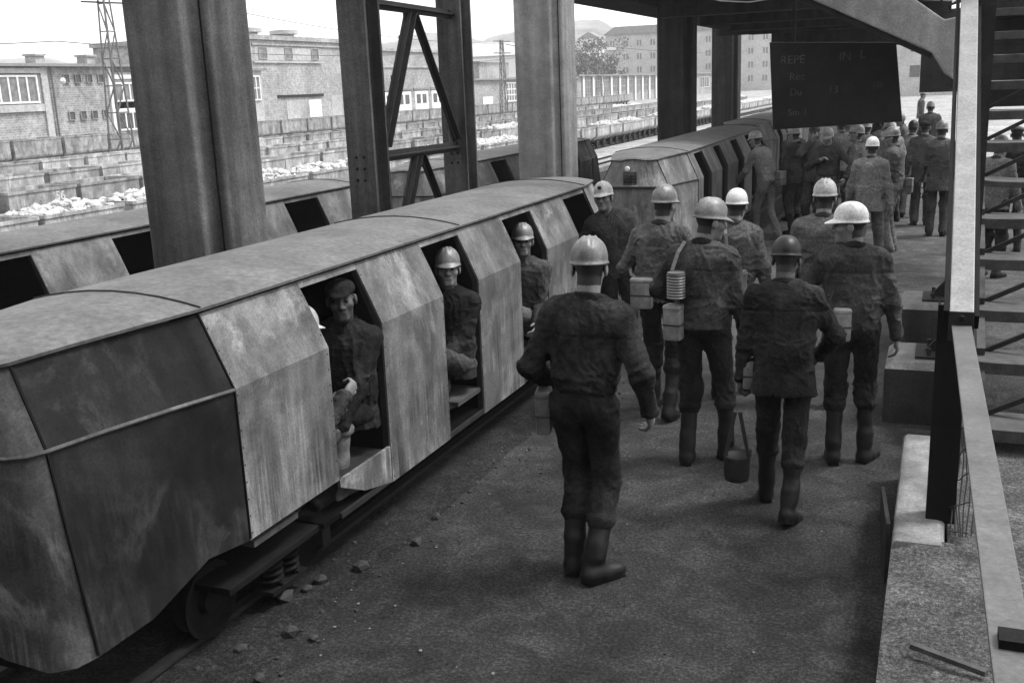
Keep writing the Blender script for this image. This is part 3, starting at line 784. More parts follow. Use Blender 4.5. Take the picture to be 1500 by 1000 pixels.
# ------------------------------------------------------------------ personnel cars
FOLD = [(.62, 0), (.548, .27), (.475, .60), (.430, .87), (.405, .94), (.343, .985), (.20, 1.0), (0, 1.0)]
TOP = [(.465, 0), (.415, .30), (.335, .62), (.272, .84), (.255, .87), (.22, .89), (.13, .90), (0, .90)]
BOT = [(.62, 0), (.605, .27), (.575, .60), (.535, .87), (.50, .95), (.41, 1.0), (.22, 1.02), (0, 1.02)]
ZF, ZT = 1.221, 1.554
def side_sheet(ya, yb, zb, sgn, th=0.012):
    """one flat side panel between ya and yb; a little sheet steel folded at ZF"""
    prof = [(0.62, zb), (0.62, (zb+ZF)/2), (0.62, ZF), (0.545, (ZF+ZT)/2), (0.465, ZT)]
    g1 = [[(sgn*x, ya, z) for x, z in prof], [(sgn*x, yb, z) for x, z in prof]]
    return MB().sheet(g1, -th*sgn)
def wheel_pair(parent, y, r=0.20, gauge=0.68):
    for s in (-1, 1):
        x = s*gauge/2
        MB().lathe([(0.02, -0.05), (r*0.35, -0.05), (r*0.4, -0.02), (r*0.82, -0.02), (r*0.86, -0.045), (r, -0.045), (r, 0.03), (r*1.12, 0.035), (r*1.12, 0.055), (r*1.0, 0.055), (r*0.93, 0.030), (r*0.42, 0.024), (r*0.36, 0.062), (0.02, 0.066)] if s > 0 else
                   [(0.02, 0.05), (r*0.35, 0.05), (r*0.4, 0.02), (r*0.82, 0.02), (r*0.86, 0.045), (r, 0.045), (r, -0.03), (r*1.12, -0.035), (r*1.12, -0.055), (r*1.0, -0.055), (r*0.93, -0.030), (r*0.42, -0.024), (r*0.36, -0.062), (0.02, -0.066)], (0, 0, 0), 28, 'x').build("wheel", M['black'], parent, smooth=True, loc=(x, y, r+0.026))
    MB().cyl((-gauge/2, y, r+0.026), (gauge/2, y, r+0.026), 0.035, 10).build("axle", M['black'], parent, smooth=True)
def spring(parent, x, y, z0, z1):
    pts = []
    for i in range(60):
        t = i/59; a = t*2*math.pi*4.5; pts.append((x+0.05*math.cos(a), y+0.05*math.sin(a), z0+(z1-z0)*t))
    MB().tube(pts, 0.013, 6).build("spring", M['black'], parent, smooth=True)
def car(label, x, y0, L, doors, z=0.0, rz=0.0, left_open=(), mats=('car_light', 'car_dark'), hero=False, ends=('car_dark', 'car_light'), lamp=False, group="personnel cars of the mine train"):
    """local y runs from the near seam (0) to the far seam (L); rounded tapering ends reach beyond both seams"""
    t = empty("personnel_car", label, "rail car", (x, y0, z), rz, group)
    light = M[mats[0]]
    # side panels between the doors
    for sgn, drs in ((1, doors), (-1, left_open)):
        ya = 0.0; edges = []
        for a, b in list(drs)+[(L, L)]:
            edges.append((ya, a)); ya = b
        for k, (a, b) in enumerate(edges):
            if b-a < 0.03: continue
            zb = 0.505 if (k == 0 and sgn == 1 and hero) else 0.284
            p = side_sheet(a+0.003, b-0.003, zb, sgn).build("side_panel", light, t)
            if hero and sgn == 1:
                rv = MB()
                for yy in (a+0.018, b-0.018):
                    for q in range(9):
                        z = zb+0.03+(ZF-zb-0.06)*q/8; rv.lathe([(0.0045, -0.002), (0.0045, 0.0), (0.003, 0.0025), (0.0005, 0.003)], (0.6205, yy, z), 6, 'x')
                    for q in range(3):
                        t_ = 0.2+0.3*q; rv.lathe([(0.0045, -0.002), (0.0045, 0.0), (0.003, 0.0025), (0.0005, 0.003)], (0.62-0.155*t_+0.001, yy, ZF+(ZT-ZF)*t_), 6, 'x')
                rv.build("rivet_row", M['iron'], p)
            if sgn == 1 and k > 0:       # door jamb: folded return of the sheet
                MB().prism([(0.608, zb+0.002), (0.608, ZF), (0.455, ZT-0.002), (0.425, ZT-0.002), (0.57, ZF-0.01), (0.57, zb+0.002)], 'y', a+0.004, a+0.016).build("door_jamb", M['iron'], t)
        for a, b in drs:                  # header strip and sill over/under the opening
            MB().prism([(sgn*0.466, ZT), (sgn*0.480, ZT-0.032), (sgn*0.468, ZT-0.034), (sgn*0.454, ZT-0.002)], 'y', a-0.003, b+0.003).build("door_header", light, t)
            MB().box(min(sgn*0.56, sgn*0.617), max(sgn*0.56, sgn*0.617), a, b, 0.286, 0.315).build("door_sill", M['iron'], t)
    # bulkheads behind each opening (the next compartment's back)
    for a, b in doors:
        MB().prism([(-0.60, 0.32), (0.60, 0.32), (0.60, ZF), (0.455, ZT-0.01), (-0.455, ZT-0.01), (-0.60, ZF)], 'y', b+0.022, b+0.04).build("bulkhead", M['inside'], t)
        MB().box(-0.595, 0.595, b-0.36, b+0.018, 0.44, 0.47).build("bench_seat", M['floor'], t)
        MB().box(-0.595, 0.595, a-0.72, a-0.36, 0.44, 0.47).build("bench_seat", M['floor'], t)
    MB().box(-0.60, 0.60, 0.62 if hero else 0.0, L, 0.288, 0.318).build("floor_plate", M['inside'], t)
    # tapering ends
    for e, mname in ((0, ends[0]), (1, ends[1])):
        Y = (lambda d: -d) if e == 0 else (lambda d: L+d)
        zbt = [0.505, 0.535, 0.42, 0.39, 0.38, 0.37, 0.40, 0.46] if hero else [0.33]*8
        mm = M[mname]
        def ring(i0, i1, lv0, lv1, sg):
            rows = []
            for i in range(i0, i1+1):
                fx, fd = FOLD[i]; tx, td = TOP[i]; zb = zbt[i]
                bx, b_d = BOT[i]; low = [(bx, b_d, zb), ((fx+bx)/2, (fd+b_d)/2, zb+(ZF-zb)*0.5), (fx, fd, ZF)]
                up = [(fx, fd, ZF), ((fx+tx)/2, (fd+td)/2, (ZF+ZT)/2), (tx, td, ZT)]
                rows.append([(sg*q[0], Y(q[1]), q[2]) for q in (low if lv1 == 0 else up)])
            return rows
        for sg in (1, -1):
            ori = -0.012*(1 if (sg > 0) == (e == 1) else -1)
            for lv in (0, 1):
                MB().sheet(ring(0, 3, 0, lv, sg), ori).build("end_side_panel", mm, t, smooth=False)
                MB().sheet(ring(3, 7, 0, lv, sg), ori).build("end_cap", M['car_cap'] if hero and e == 0 else mm, t, smooth=True)
            # bead along the fold and down the corner seam
            pts = [(sg*(FOLD[i][0]+0.004), Y(FOLD[i][1]+0.004), ZF) for i in range(8)]
            MB().tube(pts, 0.009, 6).build("fold_bead", M['iron'] if not hero else M['car_mid'], t, smooth=True)
            q = FOLD[3]; k = TOP[3]; bo_ = BOT[3]
            MB().tube([(sg*(bo_[0]+.003), Y(bo_[1]+.003), zbt[3]+0.01), (sg*(q[0]+.003), Y(q[1]+.003), ZF-0.012), (sg*(k[0]+.004), Y(k[1]+.004), ZT)], 0.007, 6).build("corner_seam", M['black'], t, smooth=True)
            MB().tube([(sg*0.622, Y(0.0), zbt[0]+0.01), (sg*0.622, Y(0.0), ZF), (sg*0.468, Y(0.0), ZT)], 0.006, 6).build("panel_seam", M['black'], t, smooth=True)
        MB().box(-0.12, 0.12, min(Y(1.0), Y(1.22)), max(Y(1.0), Y(1.22)), 0.40, 0.62).build("buffer", M['black'], t, 0.015)
        MB().box(-0.26, 0.26, min(Y(0.62), Y(0.97)), max(Y(0.62), Y(0.97)), 0.33, 0.40).build("end_beam", M['black'], t)
        if lamp and e == 0:
            MB().lathe([(0.001, 0), (0.028, 0), (0.03, -0.02), (0.024, -0.028), (0.001, -0.03)], (-0.06, Y(0.955), 1.445), 16, 'y').build("end_lamp", M['white'], t, smooth=True)
            gr = MB()
            for i in range(9): gr.bar((-0.11, Y(0.985-0.0), 1.255+i*0.018), (0.06, Y(0.985), 1.255+i*0.018), 0.016, 0.009)
            gl = gr.build("vent_grille", M['black'], t)
            MB().bar((-0.26, Y(1.006), ZF-0.01), (0.30, Y(1.006), ZF-0.01), 0.02, 0.02).build("end_rail", M['iron'], t)
            cov = [[(0.628, 0.02, ZF+0.005), (0.47+0.012, 0.02, ZT-0.02)], [(0.60, -0.30, ZF+0.005), (0.45, -0.30, ZT-0.02)]]
    # roof sheet
    st = [(-TOP[i][1], TOP[i][0]) for i in range(6, 0, -1)]+[(0, .465)]+[(L*k/10, .465) for k in range(1, 10)]+[(L, .465)]+[(L+TOP[i][1], TOP[i][0]) for i in range(1, 7)]
    rows = []
    for yy, w in st:
        dist = max(0, -yy, yy-L); w2 = w+0.022; drop = 0.035*(dist/0.9)**2
        yo = yy-0.018 if yy < -0.8 else (yy+0.018 if yy > L+0.8 else yy)
        rows.append([(w2*c, yo, ZT+0.014-drop+0.055*(1-c*c)*min(1, (w/.465)**1.0)) for c in (1, .8, .55, .28, 0, -.28, -.55, -.8, -1)])
    MB().sheet(rows, 0.014).build("roof", M['roof'], t, smooth=True)
    for yy in ((0.0, L/2, L) if hero else (0.0, L)):
        MB().tube([(0.485*c, yy, ZT+0.033+0.055*(1-c*c)) for c in (1, .8, .55, .28, 0, -.28, -.55, -.8, -1)], 0.004, 6).build("roof_seam", M['iron'], t)
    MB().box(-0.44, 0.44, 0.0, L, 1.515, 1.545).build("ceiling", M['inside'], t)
    # running gear
    MB().box(-0.30, 0.30, -0.55, L+0.55, 0.30, 0.284).build("underframe", M['black'], t)
    for yb in ((0.38, L-0.38) if hero else (0.1, L-0.1)):
        b = MB(); b.box(0.245, 0.275, yb-0.52, yb+0.52, 0.19, 0.27).build("bogie_frame", M['black'], t, 0.006); MB().box(-0.275, -0.245, yb-0.52, yb+0.52, 0.19, 0.27).build("bogie_frame", M['black'], t, 0.006)
        for d in (-0.42, 0.42): wheel_pair(t, yb+d, 0.165)
        if hero:
            for d in (-0.06, 0.08): spring(t, 0.47, yb+d, 0.11, 0.27)
            MB().box(0.28, 0.57, yb-0.50, yb+0.50, 0.272, 0.31).build("spring_beam", M['black'], t, 0.006)
            MB().box(0.41, 0.53, yb-0.14, yb+0.16, 0.08, 0.105).build("spring_seat", M['black'], t)
            MB().box(0.452, 0.49, yb+0.38, yb+0.46, 0.12, 0.34).build("axle_box", M['iron'], t, 0.004)
    return t
Y0 = 3.543
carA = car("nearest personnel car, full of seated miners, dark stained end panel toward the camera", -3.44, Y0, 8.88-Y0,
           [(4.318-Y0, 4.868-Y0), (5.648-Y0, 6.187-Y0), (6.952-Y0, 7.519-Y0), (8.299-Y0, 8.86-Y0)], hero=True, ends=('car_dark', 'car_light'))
# step plate below the first doorway of the near car
MB().add([(0.618, 0.78, 0.50), (0.618, 1.322, 0.50), (0.618, 1.322, 0.284), (0.618, 1.02, 0.35), (0.618, 0.78, 0.46),
          (0.60, 0.78, 0.50), (0.60, 1.322, 0.50), (0.60, 1.322, 0.284), (0.60, 1.02, 0.35), (0.60, 0.78, 0.46)],
         [(0, 1, 2, 3, 4), (9, 8, 7, 6, 5), (0, 5, 6, 1), (1, 6, 7, 2), (2, 7, 8, 3), (3, 8, 9, 4), (4, 9, 5, 0)]).build("step_plate", M['car_light'], carA)
MB().box(0.42, 0.612, 0.79, 1.31, 0.46, 0.485).build("step_tread", M['iron'], carA)
YB = 13.3
carB = car("second personnel car coupled behind, its end showing a white lamp and a vent grille", -3.50, YB, 6.3,
           [(0.37, 0.95), (1.75, 2.25), (3.15, 3.75), (4.6, 5.2), (5.75, 6.2)], rz=R(0.9), mats=('car_mid', 'car_mid'), ends=('car_light', 'car_mid'), lamp=True)
carE = car("third personnel car of the near train, mostly hidden by the crowd and the board", -3.78, 22.2, 5.6, [(0.5, 1.1), (1.9, 2.5), (3.3, 3.9)], rz=R(1.5), mats=('car_mid', 'car_mid'), ends=('car_mid', 'car_mid'))
YC = 2.9
carC = car("personnel car on the second track, open doorways letting daylight through", -6.67, YC, 7.4,
           [(4.95-YC, 5.62-YC), (6.45-YC, 7.05-YC), (8.88-YC, 9.5-YC)], z=-0.12, left_open=[(6.5-YC, 7.15-YC)], mats=('car_light', 'car_mid'), ends=('car_mid', 'car_mid'))
YD = 13.3
carD = car("far personnel car on the second track, a gap beyond the first, bright end sheet", -6.67, YD, 5.4,
           [(0.9, 1.5), (2.5, 3.1), (4.1, 4.7)], z=-0.12, left_open=[(1.0, 1.6)], mats=('car_mid', 'car_mid'), ends=('car_light', 'iron'))

# ------------------------------------------------------------------ pillars and steel trestle
def pillar(y, label, mat, x1=-4.46, w=0.62, d=0.60, hgt=3.86):
    # rounded-off rectangular casing with a vertical chase near the platform corner
    x0 = x1-w; y1 = y+d
    poly = [(x0+.04, y), (x1-.17, y), (x1-.145, y-.012), (x1-.125, y+.005), (x1-.118, y+.075), (x1-.085, y+.105), (x1-.02, y+.115), (x1, y+.135),
            (x1, y1-.05), (x1-.05, y1), (x0+.05, y1), (x0, y1-.05), (x0, y+.04)]
    p = MB().prism(poly, 'z', -0.05, hgt).build("concrete_pillar", mat, bevel=0.012, smooth=True)
    MB().tube([(x1-.05, y+.106, 0.2+0.45*i) for i in range(9)], 0.006, 5).build('joint_line', M['black'], p)
    return tag(p, label, "pillar")
pillar(5.62, "nearest concrete pillar, broad and streaked, behind the roof of the near car", M['concrete'], d=0.60)
pillar(12.55, "pale concrete pillar standing just behind the far end of the near car", M['concrete_pale'], d=0.66, w=0.62)
pillar(19.9, "dark pillar rising behind the roof of the second car, pale chip on its corner", M['concrete_dark'], d=0.60, w=0.66)
pillar(27.2, "farthest dark pillar, beside the hanging board", M['concrete_dark'], d=0.60, w=0.66, x1=-4.9)
def steel_column(y, label, s=0.27):
    x = -4.72
    poly = [(x-s/2, y-s/2), (x+s/2, y-s/2), (x+s/2, y-s/2+.03), (x+.03, y-s/2+.045), (x+.03, y+s/2-.045), (x+s/2, y+s/2-.03), (x+s/2, y+s/2), (x-s/2, y+s/2)]
    e = MB().prism(poly, 'z', -0.05, 5.0).build("steel_column", M['steel'], smooth=False)
    tag(e, label, "column")
    rv = MB()
    for i in range(2):
        for k in range(3): rv.lathe([(0.001, -0.012), (0.010, -0.009), (0.014, 0.0), (0.014, 0.004)], (x-0.045+i*0.075, y-s/2, 1.72+k*0.10), 8, 'y')
    rv.build("rivet", M['black'], e)
    return e
steel_column(8.12, "nearer steel column of the braced pair, six rivets at shoulder height")
steel_column(10.05, "farther steel column of the braced pair")
br = empty("trestle_bracing", "riveted A-shaped steel bracing between the two steel columns", "bracing", (-4.72, 9.08, 0))
def ang(mb_name, a, b, w=0.075, mat='steel', par=br):
    a = (a[0]+4.72, a[1]-9.08, a[2]); b = (b[0]+4.72, b[1]-9.08, b[2])
    m = MB(); m.bar(a, b, w, 0.012, (1, 0, 0)); d = (Vector(b)-Vector(a)).normalized()
    o_ = Vector((0.03, 0, 0)); m.bar(Vector(a)+o_, Vector(b)+o_, 0.012, 0.06, (1, 0, 0))
    return m.build(mb_name, M[mat], par)
X = -4.70
ang("cross_bar", (X, 8.26, 3.23), (X, 9.92, 3.21), 0.09, 'iron'); ang("cross_bar", (X, 8.26, 1.90), (X, 9.92, 1.89), 0.10, 'iron')
for oy in (-0.055, 0.055): ang("brace", (X, 9.02+oy, 3.18), (X, 8.36+oy, 1.98), 0.06, 'iron')
ang("brace", (X, 9.10, 3.18), (X, 9.92, 1.97), 0.10, 'iron')
for oy in (-0.05, 0.05): ang("brace", (X, 8.98+oy, 1.86), (X, 8.36+oy, 0.75), 0.06, 'iron')
ang("brace", (X, 9.10, 1.86), (X, 9.90, 0.70), 0.09, 'iron')
for (yy, zz) in ((9.06, 3.15), (9.88, 2.0), (9.04, 1.84), (8.33, 2.0)):
    MB().box(-0.012, 0.006, yy-9.08-0.10, yy-9.08+0.10, zz-0.10, zz+0.07).build("gusset_plate", M['steel'], br)
# lattice rungs of the double brace
for k in range(3):
    t_ = 0.2+0.3*k; MB().box(-0.004, 0.018, 9.02-0.66*t_-9.08-0.06, 9.02-0.66*t_-9.08+0.06, 3.18-1.2*t_-0.035, 3.18-1.2*t_+0.035).build("batten_plate", M['steel'], br)

# ------------------------------------------------------------------ overhead deck at the far end of the platform
deck = empty("overhead_deck", "dark concrete deck roofing the far half of the platform", "deck", (0, 14, 3.8))
MB().box(-5.3, 0.05, 1.2, 12.5, 0.0, 0.45).build("deck_slab", M['slab'], deck)
MB().box(-5.35, -4.1, 0.9, 1.75, -0.06, -0.002).build("bearing_block", M['concrete'], deck)
for yy in (3.2, 6.4, 9.6, 11.9): MB().box(-4.4, 0.0, yy, yy+0.4, -0.32, -0.002).build("cross_beam", M['slab'], deck)
MB().box(-5.25, -4.45, 0.45, 12.45, -0.14, -0.003).build("edge_beam", M['slab'], deck)
MB().box(-3.9, 0.6, 12.1, 12.5, -0.72, -0.002).build('end_fascia', M['slab'], deck)
MB().box(-5.3, 0.05, 12.51, 12.55, -0.3, 0.45).build('end_trim', M['slab'], deck)
pipe = MB()
pts = [(-3.1+0.35*i, 1.9+0.10*i, -0.18-0.10*math.sin(i*0.9)-0.015*i) for i in range(14)]
tag(pipe.tube(pts, 0.008, 5).build("hanging_cable", M['strap_lite'], loc=(0, 12, 3.72)), "thin pale cable sagging under the dark deck above the board", "cable")

# inclined rough beam coming down to the tall post
ib = empty("inclined_beam", "rough concrete beam sloping down to the right above the hanging board", "beam", (-0.2, 9.0, 2.6))
sl = math.atan2(3.055-2.612, -1.026+0.108)
poly = [(-3.2, 4.10-2.6), (-0.826+0, 3.055-2.6), (0.092, 2.60-2.6), (0.19, 2.44-2.6), (0.26, 2.39-2.6), (0.26, 2.86-2.6), (0.17, 2.845-2.6), (-0.05, 3.01-2.6), (-1.6, 3.72-2.6), (-3.2, 4.50-2.6)]
MB().prism(poly, 'y', 0.0, 0.34).build("beam_body", M['beam'], ib, 0.015)
MB().prism([(-3.2, 4.055-2.6), (-0.83, 3.01-2.6), (0.085, 2.555-2.6), (0.097, 2.594-2.6), (-0.822, 3.05-2.6), (-3.2, 4.094-2.6)], 'y', 0.03, 0.30).build("beam_soffit", M['iron'], ib)
tr = MB()
for k in range(7):
    a = Vector((-1.3+0.24*k, 0.10, 3.66-2.6-0.12*k)); tr.bar(a, a+Vector((0.22, 0, 0.06)), 0.02, 0.02); tr.bar(a, a+Vector((0.0, 0, 0.19)), 0.02, 0.02)
tr.bar((-1.4, 0.10, 3.90-2.6), (0.22, 0.10, 3.10-2.6), 0.03, 0.03)
tr.build("lattice_railing", M['iron'], ib)

# unseen hall-like block added behind the viewer to cut sky light on the platform
hall = empty("added_shade_block", "unseen dark block added behind the viewer to shade the platform", "building", (0, -7, 0))
MB().box(-9, 14, -8, 0, -0.1, 10.5).build("shade_block_wall", M['slab'], hall)
for k in range(5): MB().box(-7.5+4.2*k, -5.2+4.2*k, -0.05, 0.04, 4.5, 7.5).build("shade_block_window", M['glass_dk'], hall)

# hanging notice board with worn lettering
bd = empty("notice_board", "big dark hanging board with worn painted letters over the crowd", "notice board", (-0.88, 9.5, 2.38), 0)
bd.rotation_euler = (R(-3), 0, 0)
MB().prism([(-0.505, -0.37), (0.566, -0.325), (0.486, 0.325), (-0.556, 0.38)], 'y', -0.012, 0.012).build("board_panel", mat_plain("board_paint", 0.011, 0.42, 0, 0.75, 2.4, 0.05, 0.22), bd, 0.004)
for sx in (-0.35, 0.35): MB().bar((sx, 0.0, 0.35), (sx-0.02, 0.05, 1.25), 0.03, 0.008).build("hanger_strap", M['iron'], bd)
RX = Matrix.Rotation(R(90), 4, 'X')
for body, x, z, size in (("REPE", -0.46, 0.19, 0.10), ("IN", 0.03, 0.20, 0.10), ("L", 0.20, 0.21, 0.10), ("Rec", -0.38, 0.05, 0.09), ("Du", -0.37, -0.08, 0.085), ("13", -0.05, -0.07, 0.09), ("120", 0.31, -0.03, 0.06), ("Sm", -0.38, -0.25, 0.08), ("l", -0.24, -0.25, 0.08)):
    text_mesh("painted_lettering", body, size, M['faint'], bd, Matrix.Translation((x, -0.0145, z)) @ RX)
bd2 = MB().box(-0.55, 0.75, -0.015, 0.015, -0.36, 0.36).build("dark_panel", M['slab'], loc=(0.30, 12.2, 2.60))
tag(bd2, "second dark panel hanging behind the tall post", "panel")

# ------------------------------------------------------------------ footings, low wall, raised pad
def footing(label, x, y, zt, w, d):
    f = empty("concrete_footing", label, "footing", (x, y, 0))
    m = MB(); m.prism([(-w, -d), (w, -d), (w, d), (-w, d)], 'z', -0.05, zt-0.05); m.build("footing_block", M['concrete_dark'], f, 0.02, True)
    m = MB(); m.add([(-w, -d, zt-0.05), (w, -d, zt-0.05), (w, d, zt-0.05), (-w, d, zt-0.05), (-w+.05, -d+.05, zt), (w-.05, -d+.05, zt), (w-.05, d-.05, zt), (-w+.05, d-.05, zt)], [(0, 3, 2, 1), (4, 5, 6, 7), (0, 1, 5, 4), (1, 2, 6, 5), (2, 3, 7, 6), (3, 0, 4, 7)])
    m.build("footing_cap", M['concrete_pale'], f, 0.008)
    MB().box(w-0.42, w-0.05, -0.2, 0.2, zt, zt+0.02).build("base_plate", M['iron'], f)
    MB().prism([(w-0.36, zt+0.02), (w-0.12, zt+0.02), (w-0.12, zt+0.26), (w-0.16, zt+0.26)], 'y', -0.02, 0.02).build("gusset_plate", M['iron'], f)
    for i in (-1, 1): MB().cyl((w-0.33, i*0.14, zt+0.02), (w-0.33, i*0.14, zt+0.07), 0.018, 6).build("anchor_bolt", M['iron'], f)
    MB().box(w-0.16, w-0.04, -0.10, 0.10, zt+0.02, 3.9).build("footing_post", M['iron'], f)
    return f
footing("nearer concrete footing block with a steel base plate behind the tall post", 0.02, 7.92, 0.45, 0.31, 0.34)
footing("farther concrete footing block with a triangular gusset, behind the first one", 0.02, 9.98, 0.45, 0.32, 0.34)
kw = MB().prism([(-0.125, 0.0), (-0.115, 0.29), (-0.09, 0.305), (0.10, 0.305), (0.12, 0.29), (0.12, 0.0)], 'y', 4.85, 6.46).build("kerb_wall", M['concrete_pale'], bevel=0.02, smooth=True)
tag(kw, "low pale concrete wall at the foot of the tall post", "low wall")
# rough packed-earth pad (right of the wall), displaced top
grid = []
for i in range(29):
    row = []
    for k in range(61):
        x = -0.115+i*0.115; y = 1.2+k*(4.9-1.2)/60
        nz = float(vnoise(np.array([[x*9, y*14, 3.3]], np.float32))[0]); n2 = float(vnoise(np.array([[x*30, y*34, 1.3]], np.float32))[0])
        row.append((x, y, 0.262+0.035*nz+0.016*n2-(0.03 if i == 0 else 0)))
    grid.append(row)
m = MB(); m.sheet(grid, -0.3); tag(m.build("earth_pad", M['earth'], smooth=True), "rough packed earth pad beside the stair foot", "earth", kind="structure")
MB_ = MB().box(0.13, 3.2, 4.905, 6.6, -0.02, 0.275).build("stair_pad", M['earth'], bevel=0.02); tag(MB_, "earth landing under the foot of the wooden stair", "earth", kind="structure")
tag(MB().bar((-0.20, 5.9, 0.0), (-0.135, 5.0, 0.16), 0.02, 0.30, (0, 0, 1)).build("loose_plank", M['iron']), "dark plank leaning against the low wall beside the platform", "plank")
tag(MB().bar((0.0, 3.86, 0.318), (0.26, 3.74, 0.318), 0.028, 0.02).build("wood_batten", M['wood']), "short weathered batten lying on the packed earth", "batten")

# ------------------------------------------------------------------ tall post with handrail, mesh, stair
post = empty("tall_post", "dark steel post standing on the low wall at the stair foot", "post", (0.06, 5.15, 0.29))
MB().prism([(-0.03, 0.0), (0.105, 0.0), (0.105, 0.012), (-0.018, 0.012), (-0.018, 0.10), (-0.03, 0.10)], 'z', 0.0, 1.10).build("post_shaft", M['black'], post)
rail = empty("handrail", "pale steel handrail bent at the dark post, rising up the stair", "handrail", (0.12, 5.12, 1.32))
P0 = Vector((0.012, -0.012, 0.0)); up = Vector((-0.012, 3.35, 1.95)); dn = Vector((0.085, -3.9, -0.06))
MB().bar(P0+Vector((0, 0, 0.02)), P0+up, 0.105, 0.07).build("upper_bar", M['steel_pale'], rail, 0.006)
MB().bar(P0+Vector((-0.066, 0.01, 0.02)), P0+up+Vector((-0.07, 0.1, 0)), 0.022, 0.08).build("edge_bar", M['black'], rail)
MB().bar(P0+Vector((0.066, 0.01, 0.0)), P0+up+Vector((0.062, 0.1, 0)), 0.02, 0.08).build("edge_bar", M['black'], rail)
MB().bar(P0+Vector((0, 0.04, -0.01)), P0+dn, 0.085, 0.014).build("lower_bar", M['bar_dark'], rail, 0.003)
MB().box(-0.043, 0.063, -0.062, -0.05, -0.08, 0.06).build("joint_plate", M['iron'], rail, 0.003)
for k in range(2): MB().lathe([(0.001, -0.016), (0.012, -0.013), (0.017, -0.003), (0.017, 0.003)], (0.012, -0.063, -0.04+0.07*k), 8, 'y').build("bolt", M['black'], rail)
MB().box(0.05, 0.11, -2.95, -2.89, -1.02, -0.02).build("rail_upright", M['black'], rail)
mesh = MB()
for i in range(7):
    x = 0.14+0.016*i; mesh.tube([(x+0.01*math.sin(k*1.7+i), 4.95+0.17*k+0.01*math.cos(k+i), 0.32+0.14*k*(0.35+0.05*i)) for k in range(12)], 0.0035, 4)
for k in range(11):
    mesh.tube([(0.13+0.016*i+0.006*math.sin(i*2+k), 4.97+0.17*k, 0.33+0.14*k*(0.35+0.05*i)) for i in range(7)], 0.003, 4)
tag(mesh.build("wire_mesh", M['iron']), "torn strip of wire mesh hanging between the post and the stair", "wire mesh")

stair = empty("wooden_stair", "open wooden stair climbing away behind the pale handrail", "stair", (0.205, 6.3, 0))
ty = [612, 508, 424, 341, 280, 220, 165, 117, 73, 36, 5, -25]
zs = [0.43, 0.70, 0.925, 1.18, 1.40, 1.64, 1.885, 2.12, 2.36, 2.59, 2.81, 3.05]
for k in range(12):
    y = 0.5*k; rgk = 0.006*math.sin(k*2.3)
    m = MB(); n = 9; rows = []
    for i in range(n):
        x = 0.0+1.5*i/(n-1); sag = -0.02*math.sin(math.pi*min(1, x/1.0))*(1.6 if k == 5 else 0.4)
        rows.append([(x, y+rgk, zs[k]+sag-0.004*(i % 2)), (x, y+0.17, zs[k]+sag+0.002), (x, y+0.36, zs[k]+sag)])
    m.sheet(rows, -0.075 if k != 5 else -0.045)
    m.build("tread", M['wood'], stair, 0.004)
    if k < 11:
        m = MB(); m.bar((0.10, y+0.16, zs[k]+0.0), (0.10, y+0.62, zs[k+1]-0.06), 0.05, 0.10); m.build("stringer", M['wood'] if k % 2 else M['steel'], stair)
    if k < 8:
        MB().bar((0.02, y+0.28, zs[k]-0.06), (0.42, y+0.28, zs[k]+0.15), 0.03, 0.03).build("brace", M['iron'], stair)
MB().box(0.0, 1.5, 5.7, 9.0, 3.05, 3.13).build("stair_landing", M['slab'], stair)
wl = empty("dark_shed_wall", "dark boarded wall behind the upper stair with a small white plate", "shed wall", (0.75, 12.8, 0))
MB().box(-0.35, 4.5, 0.0, 0.1, 2.05, 4.0).build("wall_board", M['slab'], wl)
MB().box(-0.333, -0.076, -0.012, 0.0, 2.715, 2.80).build("white_plate", M['white'], wl)

# ------------------------------------------------------------------ hills
HP = [(-52.12, 23.0), (-47.79, 23.8), (-45.95, 24.5), (-44.74, 22.5), (-43.15, 22.7), (-41.83, 24.2), (-40.99, 25.8), (-38.13, 27.5), (-35.41, 25.6), (-32.97, 23.7), (-29.01, 26.3), (-26.82, 29.4), (-25.72, 30.0), (-24.64, 28.0), (-23.64, 25.1), (-22.63, 28.6), (-21.72, 29.5), (-20.25, 31.5), (-18.61, 32.5), (-17.53, 33.0), (-16.81, 28.9), (-15.92, 24.8), (-13.05, 21.1), (-7.8, 15.8), (-2.77, 10.5), (-0.03, 7.0), (3.49, 4.9), (9.15, 2.6)]
def hill_h(a):
    for (a0, z0), (a1, z1) in zip(HP, HP[1:]):
        if a0 <= a <= a1: return z0+(z1-z0)*(a-a0)/(a1-a0)
    return HP[0][1] if a < HP[0][0] else HP[-1][1]
grid = []
na = 260
for k in range(na+1):
    a = -58+72*k/na; row = []
    for r, f in ((330, 0.0), (380, .25), (430, .55), (475, .82), (520, 1.0), (600, 1.05), (700, 0.9), (900, 0.3)):
        x, y = r*math.sin(R(a)), r*math.cos(R(a))
        nz = float(vnoise(np.array([[x*.06, y*.06, 0.5]], np.float32))[0])+0.6*float(vnoise(np.array([[x*.17, y*.17, 2.5]], np.float32))[0])
        row.append((x, y, -0.5+(hill_h(a)+0.5)*f*(r/520 if r <= 520 else 1)+(nz-0.8)*3.2*min(1, f*2)))
    grid.append(row)
m = MB(); vs = [p for r_ in grid for p in r_]; n_ = 8
m.add(vs, [(k*n_+i, (k+1)*n_+i, (k+1)*n_+i+1, k*n_+i+1) for k in range(na) for i in range(n_-1)])
tag(m.build("hills", M['hill'], smooth=True), "low wooded hills beyond the town", "hills", kind="structure")

